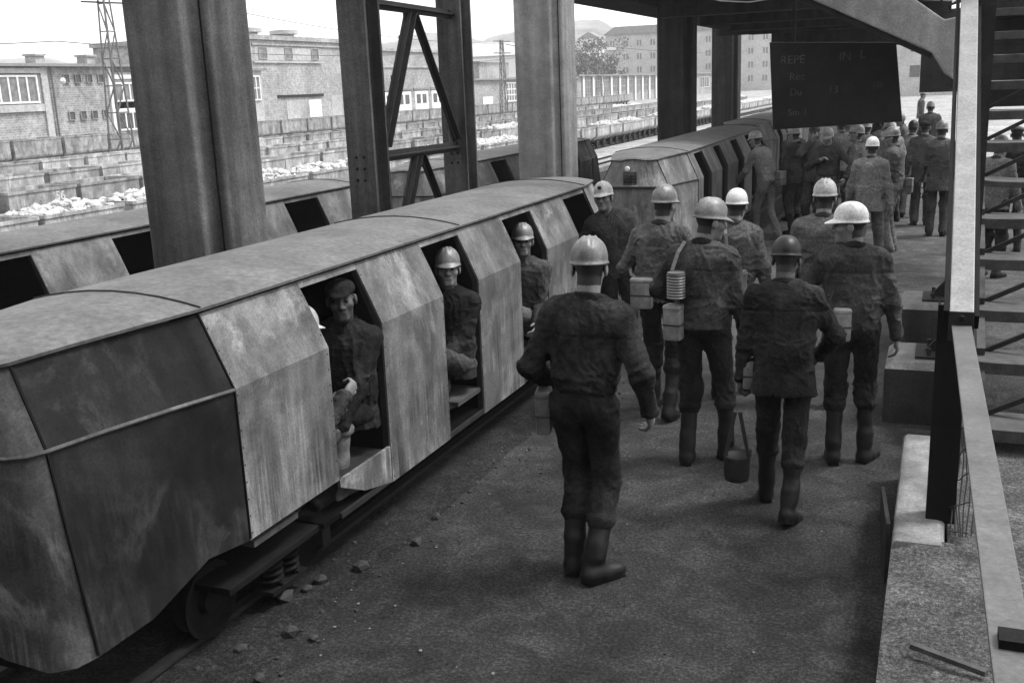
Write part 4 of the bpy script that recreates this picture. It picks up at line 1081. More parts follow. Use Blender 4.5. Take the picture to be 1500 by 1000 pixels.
# ------------------------------------------------------------------ mine tubs in the yard
def tub_parts(Lt, Wt, zt, zb, rim=0.02):
    body = MB(); w, l = Wt/2, Lt/2
    sec = [(w*0.62, zb), (w*0.96, zb+0.13), (w, zb+0.2), (w, zt)]
    outer = [(-x, z) for x, z in reversed(sec)]+[(x, z) for x, z in sec]
    inner = [(x-0.03 if x > 0 else x+0.03, z+(0.03 if z < zt else 0)) for x, z in outer]
    n = len(outer); vs = []; fs = []
    for y in (-l, l):
        vs += [(x, y, z) for x, z in outer]
    for y in (-l+.03, l-.03):
        vs += [(x, y, z) for x, z in inner]
    for i in range(n-1):
        fs.append((i, i+1, n+i+1, n+i)); fs.append((2*n+i+1, 2*n+i, 3*n+i, 3*n+i+1))
    fs.append(tuple(range(n))[::-1]); fs.append(tuple(range(n, 2*n)))
    fs.append(tuple(range(2*n, 3*n))); fs.append(tuple(range(3*n, 4*n))[::-1])
    fs += [(0, n, 3*n, 2*n), (n-1, 3*n-1, 4*n-1, 2*n-1), (0, 2*n, 3*n-1, n-1), (n, 2*n-1, 4*n-1, 3*n)]
    body.add(vs, fs)
    for s in (-1, 1):
        body.box(min(s*w, s*(w+rim)), max(s*w, s*(w+rim)), -l, l, zt-0.05, zt+0.004)
        body.box(-w-rim, w+rim, min(s*l, s*(l+rim)), max(s*l, s*(l+rim)), zt-0.05, zt+0.0045)
    run = MB(); run.box(-w*0.6, w*0.6, -l-0.10, l+0.10, zb-0.06, zb-0.002)
    for y in (-l*0.52, l*0.52):
        for s in (-1, 1): run.cyl((s*0.34-0.04, y, 0.17), (s*0.34+0.04, y, 0.17), 0.17, 14)
        run.cyl((-0.4, y, 0.17), (0.4, y, 0.17), 0.03, 6)
    return body, run
def heap(Lt, Wt, zt, seed):
    rg = np.random.RandomState(seed); m = MB()
    for _ in range(170):
        x = (rg.rand()-.5)*Wt*0.86; y = (rg.rand()-.5)*Lt*0.92
        h = 0.13*(1-(2*x/Wt)**2)*(1-(2*y/Lt)**4)*(0.6+0.7*rg.rand())
        stone(m, (x, y, zt-0.06+h), 0.035+0.065*rg.rand()**1.5, rg, 0.8)
    m.box(-Wt*.44, Wt*.44, -Lt*.47, Lt*.47, zt-0.25, zt-0.03)
    return m
body, run = tub_parts(1.66, 0.98, 0.86, 0.33)
bme = body.mesh("tub_body"); bme.materials.append(M['tub']); bme2 = bme.copy(); bme2.materials.clear(); bme2.materials.append(M['tub2'])
rme = run.mesh("tub_wheels"); rme.materials.append(M['iron'])
hms = []
for q in range(4):
    h_ = heap(1.66, 0.98, 0.86, 40+q).mesh("rock_load"); h_.materials.append(M['rock']); hms.append(h_)
ROWS = [(-13.02, 8.87, 49, "row nearest the pillars", 0.0), (-16.7, 11.47, 46, "second row of the yard", 0.05), (-20.8, 14.6, 42, "third row of the yard", 0.03),
        (-26.0, 19.4, 36, "fourth row of the yard", 0.0)]
rg = np.random.RandomState(11)
MARK = {}
for ri, (xc, y0, nn, rname, dz) in enumerate(ROWS):
    for k in range(nn):
        y = y0+1.84*k+(0.1*rg.rand())
        loaded = (ri == 0 and (k in (2, 3, 5, 6, 7, 9) or (k > 10 and rg.rand() < 0.7))) or (ri == 1 and rg.rand() < 0.10)
        lab = ("steel mine tub heaped with white rock in the %s" if loaded else "empty steel mine tub standing in the %s") % rname
        t = empty("mine_tub", lab, "mine tub", (xc+0.03*rg.randn(), y, dz), R(0.4*rg.randn()), "mine tubs of the %s" % rname)
        link("tub_body", bme if (ri == 0 or rg.rand() < 0.35) else bme2, None, t)
        if y < 70: link("wheel_set", rme, None, t)
        if loaded: link("rock_load", hms[k % 4], None, t)
        MARK[(ri, k)] = t
# chalked numbers
RZ = Matrix.Rotation(R(90), 4, 'Z') @ Matrix.Rotation(R(90), 4, 'X')
def chalk(key, body, y, z, size):
    t = MARK[key]; text_mesh("chalk_number", body, size, M['paint'], t, Matrix.Translation((0.496, y, z)) @ RZ)
    t["label"] = "steel mine tub with the chalked mark %s on its side" % body; t["group"] = ""
    del t["group"]
chalk((0, 2), "2MB7", 0.22, 0.52, 0.20)
chalk((1, 2), "56", 0.28, 0.60, 0.26)
# far row of larger wagons along the buildings
wb, wr = tub_parts(2.45, 1.3, 1.19, 0.34)
wme = wb.mesh("wagon_body"); wme.materials.append(M['tub2']); wrm = wr.mesh("wagon_wheels"); wrm.materials.append(M['black'])
farw = []
for k in range(36):
    t = empty("ore_wagon", "dark open wagon in the farthest row before the brick buildings", "wagon", (-35.1, 27.2+2.66*k, 0), 0, "wagons of the farthest row")
    link("wagon_body", wme, None, t); link("wagon_wheels", wrm, None, t); farw.append(t)
t = farw[22]; text_mesh("painted_number", "14", 0.75, M['paint'], t, Matrix.Translation((0.66, -0.45, 0.45)) @ RZ)
t["label"] = "dark open wagon with the white number 14 on its side"; del t["group"]
for xc, y1 in ((-13.02, 110), (-16.7, 100), (-35.1, 125)):
    track(xc, 6 if xc > -20 else 25, y1, 0.66, {-13.02: "rails under the row of mine tubs nearest the pillars", -16.7: "rails under the second row of tubs", -35.1: "rails under the farthest row of wagons"}[xc])
track(-10.4, 4, 110, 0.66, "empty rails between the second personnel train and the mine tubs")
kb = MB().box(-9.4, -9.1, 8, 100, -0.03, 0.12).build("kerb", M['concrete_pale']); tag(kb, "long pale concrete kerb beside the yard rails", "kerb")
m = MB(); rg = np.random.RandomState(9)
for _ in range(900):
    y = 26+rg.rand()*90; x = -32.5+rg.rand()*1.6; r = 0.12+0.25*rg.rand()**2; stone(m, (x, y, r*0.3), r, rg)
tag(m.build("rubble", M['rock']), "pale rubble strewn along the farthest wagon row", "rubble", kind="stuff")

# ------------------------------------------------------------------ buildings along the yard (facades parallel to the tracks)
FX = -42.0
def wall_feature(par, name, y0, y1, z0, z1, mat, proud=0.05, thick=0.12, x=FX):
    return MB().box(x+proud-thick, x+proud, y0, y1, z0, z1).build(name, M[mat], par)
def window(par, y0, y1, z0, z1, nm=2, nh=1, glass='glass', frame='white', x=FX, fw=0.09, proud=0.04):
    f = wall_feature(par, "window", y0, y1, z0, z1, glass, proud, 0.1, x)
    m = MB()
    m.box(x+proud, x+proud+.05, y0-fw, y0, z0-fw, z1+fw); m.box(x+proud, x+proud+.05, y1, y1+fw, z0-fw, z1+fw)
    m.box(x+proud, x+proud+.05, y0, y1, z0-fw, z0); m.box(x+proud, x+proud+.05, y0, y1, z1, z1+fw)
    for i in range(1, nm): yy = y0+(y1-y0)*i/nm; m.box(x+proud, x+proud+.04, yy-fw/2, yy+fw/2, z0, z1)
    for i in range(1, nh): zz = z0+(z1-z0)*i/nh; m.box(x+proud, x+proud+.035, y0, y1, zz-fw/3, zz+fw/3)
    m.build("window_frame", M[frame], f); return f
b1 = empty("brick_building", "two-storey brick workshop with a big bay window and small square windows at the left", "building", (0, 0, 0))
MB().box(FX-9, FX, 22, 48.9, -0.1, 4.42).build("wall", M['brick'], b1)
rf = MB().box(FX-9.2, FX+0.35, 21.8, 49.0, 4.42, 4.56).build("roof", M['rooft'], b1)
for y in (41.4, 44.9): m = MB(); m.box(FX-1.6, FX-0.9, y-.3, y+.3, 4.56, 5.0); m.box(FX-1.68, FX-0.82, y-.38, y+.38, 5.0, 5.1); m.build("chimney", M['brick2'], rf)
window(b1, 31.0, 40.0, 2.75, 3.92, 16, 1, 'glass', fw=0.1); wall_feature(b1, "bay_sill", 30, 40.3, 2.25, 2.6, 'plaster', 0.12); wall_feature(b1, "bay_hood", 30, 40.3, 4.1, 4.35, 'plaster', 0.15)
wall_feature(b1, "pier", 40.35, 40.75, 0, 4.4, 'plaster', 0.1)
MB().cyl((FX+0.12, 41.0, 0), (FX+0.12, 41.0, 4.4), 0.05, 6).build("downpipe", M['tin'], b1)
for k in range(4):
    window(b1, 41.85+0.8*k, 42.2+0.8*k, 3.62, 4.02, 1, 1, 'glass_dk', 'brick2', fw=0.03); window(b1, 41.9+0.8*k, 42.25+0.8*k, 1.75, 2.15, 1, 1, 'glass_dk', 'brick2', fw=0.03)
for k in range(2):
    z0 = 2.55-1.55*k
    wall_feature(b1, "panel", 45.2, 48.3, z0-0.55, z0+1.6, 'plaster', 0.03)
    window(b1, 45.35, 48.15, z0+0.1, z0+0.95, 5, 1, 'glass' if k == 0 else 'glass_dk', 'white', proud=0.08)
wall_feature(b1, "pier", 44.95, 45.15, 0.6, 4.35, 'white', 0.12); wall_feature(b1, "pier", 48.4, 48.6, 0.6, 4.35, 'white', 0.12)
wall_feature(b1, "balcony_rail", 45.2, 48.3, 3.78, 4.0, 'white', 0.14); wall_feature(b1, "ledge", 45.2, 48.3, 0.62, 0.8, 'white', 0.16); wall_feature(b1, "ledge", 45.2, 48.3, 2.02, 2.2, 'white', 0.14)
wall_feature(b1, "eaves_slot", 45.3, 48.2, 4.15, 4.3, 'glass_dk', 0.09)
sp_ = MB().lathe([(0.03, 0), (0.16, 0.12), (0.17, 0.2), (0.05, 0.22)], (FX+0.3, 41.35, 3.7), 10, 'y').build("floodlight", M['white'], b1)

b2 = empty("brick_hall", "tall pale brick hall with a flat parapet and two round roof vents", "building", (0, 0, 0))
MB().box(FX-12, FX, 56.8, 72, -0.1, 6.2).build("wall", M['brick2'], b2)
rf = MB().box(FX-12.1, FX+0.15, 56.6, 72.1, 6.2, 6.5).build("roof_parapet", M['brick2'], b2)
for y in (59.8, 64.1): MB().lathe([(0.7, 0), (0.7, 0.22), (1.0, 0.24), (1.0, 0.5), (0.3, 0.6)], (FX-1.4, y, 6.5), 18).build("roof_vent", M['plaster'], rf, smooth=True)
wall_feature(b2, "panel", 58.5, 66.3, 4.9, 5.75, 'plaster', 0.02)
for y in (58.9, 61.9, 65.2): window(b2, y, y+0.85, 5.0, 5.7, 1, 1, 'glass', 'plaster', fw=0.03)
wall_feature(b2, "ledge", 58.2, 66.4, 4.72, 4.84, 'plaster', 0.12); wall_feature(b2, "ledge", 58.2, 72, 5.85, 5.97, 'brick', 0.1)
wall_feature(b2, "door", 61.6, 63.2, 0.1, 2.2, 'plaster', 0.03); wall_feature(b2, "door", 64.4, 66.0, 0.1, 2.2, 'white', 0.03); wall_feature(b2, "lintel", 60.6, 66.3, 2.42, 2.6, 'iron', 0.1)
wall_feature(b2, "panel", 67.4, 68.8, 0.9, 2.45, 'plaster', 0.02)
wall_feature(b2, "annex", 56.9, 58.3, 0, 4.2, 'plaster', 0.5, 0.5); wall_feature(b2, "annex_roof", 56.7, 58.7, 4.2, 4.35, 'rooft', 0.7, 0.7); window(b2, 57.2, 57.9, 2.4, 3.8, 2, 2, 'glass', 'white', x=FX+0.5)
b3 = empty("gate_hall", "long brick hall with paired panelled doors behind the steel bracing", "building", (0, 0, 0))
MB().box(FX-12, FX, 72.15, 90, -0.1, 5.75).build("wall", M['brick'], b3)
MB().box(FX-12.1, FX+0.15, 72.2, 90.1, 5.75, 5.95).build("roof_parapet", M['brick2'], b3)
wall_feature(b3, "ledge", 72.3, 90, 4.45, 4.6, 'brick2', 0.1)
for k in range(4):
    y = 74.4+3.2*k; d = wall_feature(b3, "door", y, y+2.5, 0.1, 2.5, 'white', 0.03)
    for q in range(2): MB().box(FX+0.03, FX+0.06, y+0.3+1.1*q, y+1.0+1.1*q, 1.5, 2.25).build("door_pane", M['glass_dk'], d)
    wall_feature(b3, "lintel", y-0.2, y+2.7, 2.62, 2.78, 'rooft', 0.08)
b4 = empty("low_workshop", "low brick workshop with white framed window bays beyond the steel columns", "building", (0, 0, 0))
MB().box(FX-10, FX, 90.3, 124, -0.1, 3.3).build("wall", M['brick'], b4)
MB().box(FX-10.2, FX+0.3, 90.2, 124.1, 3.3, 3.46).build("roof", M['rooft'], b4)
wall_feature(b4, "white_panel", 95.2, 97.6, 0.75, 1.7, 'white', 0.04)
for k in range(4): y = 101.2+5.0*k; window(b4, y, y+4.2, 1.2, 2.9, 6, 3, 'glass', 'white', fw=0.14)
m = MB(); m.box(FX-6, FX-1.5, 98, 106, 3.46, 5.1); m.build("dormer", M['brick2'], b4)
m = MB(); m.prism([(97.6, 5.1), (106.6, 5.5), (106.6, 5.6), (97.6, 5.2)], 'x', FX-6.2, FX-1.2); m.build("dormer_roof", M['rooft'], b4)
b5 = empty("pilaster_hall", "long low hall with pale pilasters in front of the apartment block", "building", (0, 0, 0))
MB().box(FX-10, FX, 124.2, 175, -0.1, 3.5).build("wall", M['brick'], b5)
MB().box(FX-10.2, FX+0.4, 124.1, 175.2, 3.5, 3.72).build("roof", M['rooft'], b5)
for k in range(12): wall_feature(b5, "pilaster", 126+4*k, 126.7+4*k, 0.0, 3.48, 'white', 0.2)
for k in range(11): window(b5, 127.2+4*k, 129.5+4*k, 1.4, 2.9, 3, 2, 'glass', 'brick2')
b6 = empty("depot_building", "low pale depot between the two dark pillars", "building", (0, 0, 0))
MB().box(FX-10, FX, 190, 330, -0.1, 3.6).build("wall", M['brick2'], b6); MB().box(FX-10.2, FX+0.4, 189.8, 330, 3.6, 3.9).build("roof", M['rooft'], b6)
for k in range(8): window(b6, 195+14*k, 203+14*k, 1.2, 3.0, 4, 1, 'glass', 'white')

# apartment blocks and houses behind
def block(label, x0, x1, y, zt, nc, nr, ry=0, depth=12, mat='plaster', roof=True):
    b = empty("apartment_block", label, "apartment block", ((x0+x1)/2, y, 0), ry)
    w = (x1-x0)/2
    MB().box(-w, w, 0, depth, -0.5, zt).build("wall", M[mat], b)
    if roof: MB().prism([(-w-.4, zt), (w+.4, zt), (w-2, zt+1.6), (-w+2, zt+1.6)], 'y', -0.5, depth+.5).build("roof", M['rooft'], b)
    for i in range(nc):
        for j in range(nr):
            x = -w+2*w*(i+.5)/nc; z = zt-1.9-2.75*j
            o = MB().box(x-.5, x+.5, -0.04, 0.05, z-.6, z+.6).build("window", M['glass'], b)
            MB().box(x-.04, x+.04, -0.07, -0.042, z-.6, z+.6).build("window_frame", M['white'], o)
            if i % 4 == 0: m = MB(); m.box(x-1.0, x+1.0, -0.9, -0.002, z-1.25, z-0.55); m.build("balcony", M['white'], b)
    return b
block("four-storey apartment block with dark windows right of the pale pillar", -68.0, -33.0, 222, 12.6, 12, 4, R(4))
block("second apartment block seen between the dark pillars", -32.0, -12.0, 238, 12.2, 8, 4, R(2), mat='brick2')
h = empty("white_house", "white house with a hipped roof above the low workshop", "house", (-67, 150, 0))
MB().box(-9, 9, 0, 10, -0.3, 7.3).build("wall", M['white'], h); MB().add([(-9.6, -.6, 7.3), (9.6, -.6, 7.3), (9.6, 10.6, 7.3), (-9.6, 10.6, 7.3), (-3, 5, 9.6), (3, 5, 9.6)], [(0, 3, 2, 1), (0, 1, 5, 4), (2, 3, 4, 5), (1, 2, 5), (3, 0, 4)]).build("roof", M['plaster'], h)
for k in range(3): o = MB().box(-7+4.2*k, -5.8+4.2*k, -0.04, 0.02, 4.6, 6.3).build("window", M['glass'], h)
tw_ = MB().box(-3.0, 3.0, 0, 6, -0.3, 12.3).build("tower_block", M['plaster'], loc=(-133, 150, 0)); tag(tw_, "pale tower block far behind the lattice mast", "tower block")
for i, (x, y, w, hh, mat) in enumerate([(-95, 190, 7, 6.5, 'white'), (-83, 205, 6, 8, 'plaster'), (-150, 170, 9, 6, 'plaster'), (-78, 240, 5, 13, 'white'), (-1, 120, 9, 6.5, 'plaster'), (9, 128, 8, 7.5, 'white'), (18, 100, 7, 5, 'plaster')]):
    hs = empty("town_house", ["white house low on the hillside", "plastered house by the hillside trees", "pale house behind the brick workshop", "narrow tall white house on the slope", "pale house at the far end of the road", "white house beyond the far end of the platform", "low house seen through the stair"][i], "house", (x, y, 0), R(7*i % 20))
    MB().box(-w/2, w/2, 0, w*.8, -.3, hh).build("wall", M[mat], hs)
    MB().prism([(-w/2-.3, hh), (w/2+.3, hh), (0, hh+w*.3)], 'y', -.3, w*.8+.3).build("roof", M['rooft'], hs)
    for q in range(2):
        for z in (hh-1.4, hh-4): MB().box(-w*.28+w*.4*q, -w*.28+w*.4*q+1.0, -.05, .03, z-.6, z+.6).build("window", M['glass_dk'], hs)

# trees on the slope before the apartment blocks
M['leaf'] = mat_plain("leaves", 0.10, 0.95, 0, 0.5, 2.0, 0.0); M['bark'] = mat_plain("bark", 0.05, 0.95, 0, 0.3, 4.0, 0.2)
def tree(x, y, hgt, w, label, seed):
    rg = np.random.RandomState(seed); t = empty("tree", label, "tree", (x, y, 0), 0, "trees on the slope below the apartments")
    m = MB(); m.tube([(0, 0, -0.3), (0.1, 0, hgt*.3), (0.0, 0.1, hgt*.75)], [0.28, 0.2, 0.06], 7)
    for k in range(5):
        a = rg.rand()*6.28; m.tube([(0.05, 0, hgt*(.3+.08*k)), (w*.3*math.cos(a), w*.3*math.sin(a), hgt*(.5+.08*k))], [0.1, 0.03], 5)
    m.build("trunk", M['bark'], t)
    m = MB(); cl = [(rg.randn()*w*.24, rg.randn()*w*.24, hgt*(.35+.6*rg.rand())) for _ in range(16)]
    for c in cl:
        r = w*(.10+.10*rg.rand())
        for _ in range(70):
            p = np.array(c)+rg.randn(3)*r*.62; u = rg.randn(3); u /= np.linalg.norm(u); v = np.cross(u, rg.randn(3)); v /= np.linalg.norm(v); q = 0.16+0.16*rg.rand()
            m.add([p-u*q, p+v*q*.6, p+u*q, p-v*q*.6], [(0, 1, 2, 3)])
    m.build("crown", M['leaf'], t)
for i, (x, y, hh, w) in enumerate([(-60, 176, 8.5, 7), (-57, 186, 10.5, 7), (-62.5, 190, 12, 8), (-66, 182, 9.5, 7), (-55, 180, 7, 6), (-72, 195, 11, 8), (-80, 190, 9, 7), (-92, 180, 8, 7)]):
    tree(x, y, hh, w, "bushy tree on the slope between the white house and the apartment block", 60+i)

# ------------------------------------------------------------------ masts and wires
def mast(x, y, hgt, w0, label, arms=True):
    t = empty("lattice_mast", label, "mast", (x, y, 0))
    m = MB(); w1 = w0*0.35
    for sx in (-1, 1):
        for sy in (-1, 1): m.bar((sx*w0/2, sy*w0/2, 0), (sx*w1/2, sy*w1/2, hgt), 0.05, 0.05)
    m.build("mast_leg", M['tin'], t)
    m = MB(); n = int(hgt/0.95)
    for k in range(n):
        z0, z1 = hgt*k/n, hgt*(k+1)/n; a = (w0+(w1-w0)*z0/hgt)/2; b = (w0+(w1-w0)*z1/hgt)/2
        for sx in (-1, 1):
            m.bar((sx*a, -a*(-1)**k, z0), (sx*b, b*(-1)**k, z1), 0.035, 0.035); m.bar((-a*(-1)**k, sx*a, z0), (b*(-1)**k, sx*b, z1), 0.035, 0.035)
        m.bar((-a, -a, z0), (a, -a, z0), 0.04, 0.05); m.bar((a, -a, z0), (a, a, z0), 0.04, 0.05)
    m.build("mast_lattice", M['tin'], t)
    if arms:
        m = MB()
        for z in (hgt-1.0, hgt-0.1): m.bar((-0.3, -0.9, z), (0.3, 1.1, z), 0.06, 0.06)
        m.build("cross_arm", M['iron'], t)
    return t
mast(-31.2, 33.75, 7.4, 0.72, "tall lattice mast at the left standing between the wagon rows")
mast(-33.0, 79.0, 6.2, 0.55, "thin lattice mast seen through the steel bracing")
mast(-40.2, 128, 8.0, 0.9, "lattice mast in front of the pilaster hall")
def wire(a, b, sag, r, label):
    a, b = Vector(a), Vector(b); pts = [a.lerp(b, i/24)-Vector((0, 0, sag*4*(i/24)*(1-i/24))) for i in range(25)]
    tag(MB().tube(pts, r, 5).build("overhead_wire", M['wire']), label, "wire")
wire((-31.2, 33.75, 7.0), (-30.0, 8, 5.6), 0.5, 0.018, "upper wire running left from the lattice mast")
wire((-31.2, 33.75, 7.2), (-33, 80, 6.0), 0.7, 0.018, "wire from the left mast to the thin mast")
wire((-33.2, 33, 5.0), (-33.5, 8, 4.6), 0.3, 0.02, "lower wire crossing above the brick workshop at the left")
wire((-33.2, 33, 5.0), (-36, 80, 5.6), 0.5, 0.02, "lower wire crossing before the tall brick hall")
wire((-33, 80, 5.9), (-40.2, 128, 7.0), 0.5, 0.03, "wire from the thin mast toward the pilaster hall")
wire((-40.2, 128, 7.2), (-36, 260, 9.5), 1.2, 0.05, "long wire running past the apartment block")

# ------------------------------------------------------------------ people
def carried(name, label, cat, info, v, size, mat, rz=0, lid=True, ribs=0, tilt=0, group=None, strap=None, lidmat=None):
    """metal box / canister hanging on a person: a thing of its own"""
    M4 = info['world'](v); t = empty(name, label, cat, M4, 0, group)
    t.rotation_euler = (R(tilt), 0, R(info['yaw']+rz)); w, d, h = [q/2 for q in size]
    if ribs:
        m = MB(); pr = [(0.6*w, -h)]
        for i in range(ribs*4+1): pr.append((w*(1.0+0.05*math.cos(i*math.pi/2)), -h+2*h*i/(ribs*4)))
        pr.append((0.6*w, h)); m.lathe(pr, (0, 0, 0), 20); m.build("canister_body", M[mat], t, smooth=True)
        MB().lathe([(0.02, h), (w*0.95, h), (w*0.95, h+.015), (0.02, h+.02)], (0, 0, 0), 18).build("lid", M[lidmat or mat], t)
    else:
        MB().box(-w, w, -d, d, -h, h).build("box_body", M[mat], t, min(w, d)*0.45, True)
        if lid: MB().box(-w*1.05, w*1.05, -d*1.08, d*1.08, h*0.72, h*1.06).build("lid", M[lidmat or mat], t, min(w, d)*0.4, True)
        MB().box(-w*1.03, w*1.03, -d*1.04, d*1.04, -h*0.15, -h*0.02).build("clasp_band", M['strap'], t, 0.004)
    if strap:
        pts = [info['world'](q)-M4 for q in strap]
        pts = [Matrix.Rotation(-R(info['yaw']+rz), 4, 'Z') @ p for p in pts]
        m = MB()
        for a, b in zip(pts, pts[1:]): m.bar(a, b, 0.022, 0.006, (0, -1, 0.2))
        m.build("carry_strap", M['strap_lite'], t)
    return t
G1 = None
# --- the men walking away
p1 = person("nearest miner in dark tucked shirt and ribbed grey helmet, left elbow bent", (-1.56, 4.62), 4, 1.83, 0.0068, lean=2, side=3,
            hl=(-0.20, 0.18, 0.96), pl=(-0.62, -1, 0), hr=(0.305, 0.06, 0.875), pr=(0.45, -1, 0), al=(-0.085, 0.03, 0.085), ar=(0.045, -0.05, 0.085), fyr=42, fyl=4, pel=(0.0, 0, 0.93),
            jacket='jk_black', trousers='tr_dark', tuck=True, hat='hel_grey', ribs=3, peak=0.03, hyaw=6, hpitch=8, seed=2, boot_h=0.29, skin='skin', curl=0.6, sw=0.160, bulk=0.94)
carried("water_flask", "flat grey flask hanging at the left hip of the nearest miner", "flask", p1, (-0.215, 0.02, 0.86), (0.075, 0.13, 0.22), 'tin', 10)
p2 = person("miner with ribbed helmet turned right and a ribbed canister strapped on his back", (-1.36, 6.42), -2, 1.77, 0.0072, lean=4, twist=-6, hyaw=-42, hpitch=10,
            hl=(-0.20, 0.26, 1.02), pl=(-1, -0.6, 0), hr=(0.27, 0.14, 0.78), pr=(0.8, -1, 0), al=(-0.085, -0.06, 0.085), ar=(0.15, 0.12, 0.085), fyl=5, fyr=45,
            jacket='jk_dark', trousers='tr_dark', hat='hel_grey', ribs=3, hem=-0.03, seed=3, boot_h=0.36, peak=0.05, curl=0.6)
carried("ribbed_canister", "ribbed shiny metal canister on the back of the miner looking right", "canister", p2, (-0.13, -0.165, 1.235), (0.115, 0.10, 0.145), 'tin', 0, ribs=8, strap=[(-0.17, -0.155, 1.20), (-0.16, -0.15, 1.33), (-0.135, -0.10, 1.44), (-0.11, -0.02, 1.50)])
carried("rescuer_box", "pale tall metal box at the left hip of the miner with the ribbed canister", "box", p2, (-0.15, -0.15, 0.99), (0.115, 0.095, 0.225), 'box_pale', -8)
p3 = person("miner in grey jacket with a box at his hip, left of the canister man", (-1.86, 7.32), -2, 1.76, 0.008, lean=5, hyaw=-18, hl=(-0.25, 0.16, 0.92), pl=(-1, -0.7, 0), hr=(0.24, 0.2, 0.95),
            al=(-0.1, 0.14, 0.085), ar=(0.1, -0.12, 0.1), fpr=15, jacket='jk_mid', trousers='tr_dark', hat='hel_grey', ribs=3, hem=-0.06, seed=4)
carried("rescuer_box", "square pale box on the left hip of the grey jacketed miner by the car", "box", p3, (-0.10, -0.155, 0.99), (0.16, 0.095, 0.22), 'box_pale', 5, strap=[(-0.1, -0.15, 1.08), (-0.2, -0.1, 1.12), (-0.24, 0.0, 1.15)])
p4 = person("miner in smooth white helmet with a pale strap across his back", (-1.44, 7.95), -3, 1.67, 0.008, lean=5, hyaw=-4, hl=(-0.24, 0.1, 0.86), hr=(0.28, 0.08, 0.84), al=(-0.1, -0.12, 0.1), ar=(0.1, 0.14, 0.085),
            jacket='jk_mid', trousers='tr_mid', hat='hel_white', ribs=0, hem=-0.05, seed=5, peak=0.03)
carried("round_canister", "round pale canister slung at the lower back of the white helmeted miner", "canister", p4, (0.06, -0.17, 1.03), (0.17, 0.1, 0.15), 'tin', 0, ribs=1, strap=[(0.02, -0.155, 1.10), (-0.01, -0.165, 1.25), (-0.04, -0.13, 1.42), (-0.06, -0.05, 1.50)])
p5 = person("stooped miner in long dark jacket and glossy black helmet carrying a small pail", (-0.75, 5.72), 2, 1.64, 0.007, lean=8, side=-1, hyaw=0, hpitch=14,
            hl=(-0.285, 0.05, 0.72), pl=(-0.7, -1, 0), hr=(0.19, 0.26, 0.98), pr=(1, -0.6, 0), al=(-0.11, 0.20, 0.085), ar=(0.07, -0.17, 0.10), fpr=18, fyr=22, fyl=5,
            jacket='jk_black', trousers='tr_dark', hat='hel_black', peak=0.02, hem=-0.17, seed=6, boot_h=0.34, curl=1.0, bulk=1.05, skin='skin_dk')
pl_ = p5['world']((-0.285, 0.06, 0.62))
pail = empty("pail", "small dark pail with twin straps held by the stooped miner", "pail", (pl_.x, pl_.y, pl_.z-0.40), R(10), None, 1.12)
MB().lathe([(0.02, 0), (0.062, 0), (0.066, 0.02), (0.068, 0.075), (0.066, 0.08), (0.070, 0.13), (0.066, 0.135), (0.055, 0.128), (0.02, 0.11)], (0, 0, 0), 20).build("pail_body", M['iron'], pail, smooth=True)
for s in (-1, 1): MB().bar((s*0.06, 0, 0.12), (s*0.012, 0, 0.37), 0.02, 0.006, (0, 1, 0)).build("pail_strap", M['strap'], pail)
carried("lunch_parcel", "pale wrapped parcel tucked under the left arm of the stooped miner", "parcel", p5, (-0.215, 0.06, 0.90), (0.07, 0.12, 0.17), 'box_pale', 6, lid=False)
p6 = person("laughing miner in dented white helmet, head turned left, beside the stooped one", (-0.46, 6.66), 4, 1.72, 0.007, lean=5, hyaw=88, hpitch=2, hroll=0, fine_head=True,
            hl=(-0.22, 0.2, 0.98), pl=(-1, -0.6, 0), hr=(0.30, 0.08, 0.80), pr=(0.7, -0.8, 0), al=(-0.09, -0.02, 0.085), ar=(0.12, 0.06, 0.085), fyr=25,
            jacket='jk_dark', trousers='tr_dark', hat='hel_white', ribs=0, peak=0.05, hem=-0.02, seed=7, boot_h=0.38)
carried("rescuer_box", "small pale box at the left hip of the laughing miner", "box", p6, (-0.06, -0.155, 1.0), (0.10, 0.085, 0.20), 'box_pale', 12)
p7 = person("miner in pale ribbed helmet walking ahead of the laughing one", (-0.78, 7.95), 6, 1.74, 0.008, lean=6, hyaw=-10, hpitch=4, al=(-0.1, 0.15, 0.085), ar=(0.1, -0.14, 0.1), hl=(-0.27, 0.02, 0.82), hr=(0.25, 0.12, 0.86),
            jacket='jk_mid', trousers='tr_mid', hat='hel_pale', ribs=3, seed=8, hem=-0.08)
# --- the man leaning out of the car door, and the seated men
SEAT = dict(pl=(0.2, -0.4, -1), kl=(0, 0.25, 1), kr=(0, 0.25, 1))
pL = person("smiling miner in pale helmet beside the last doorway, looking back at the camera", (-2.64, 8.84), -158, 1.72, 0.007, pel=(0, 0, 0.93), lean=12, side=12, hyaw=-22, hpitch=-2, hroll=4, fine_head=True,
            hl=(-0.24, 0.16, 0.86), hr=(0.28, 0.26, 0.98), jacket='jk_dark', trousers='tr_dark', hat='hel_pale', ribs=1, peak=0.035, seed=9, lamp=True, hem=-0.1)
p = person("dim seated miner in dark cap looking out of the first doorway", (-3.03, 4.80), 180, 1.74, 0.0075, pel=(0, 0, 0.76), lean=-1, hyaw=30, hpitch=0, hroll=4, fine_head=True,
           al=(-0.05, 0.34, 0.42), ar=(0.13, 0.40, 0.42), fyl=0, hl=(-0.10, 0.30, 0.70), hr=(0.12, 0.33, 0.70), jacket='jk_black', trousers='tr_dark', hat='jk_black', cap=True, seed=10, skin='skin_dk', pr=(-0.2, -0.4, -1), **SEAT)
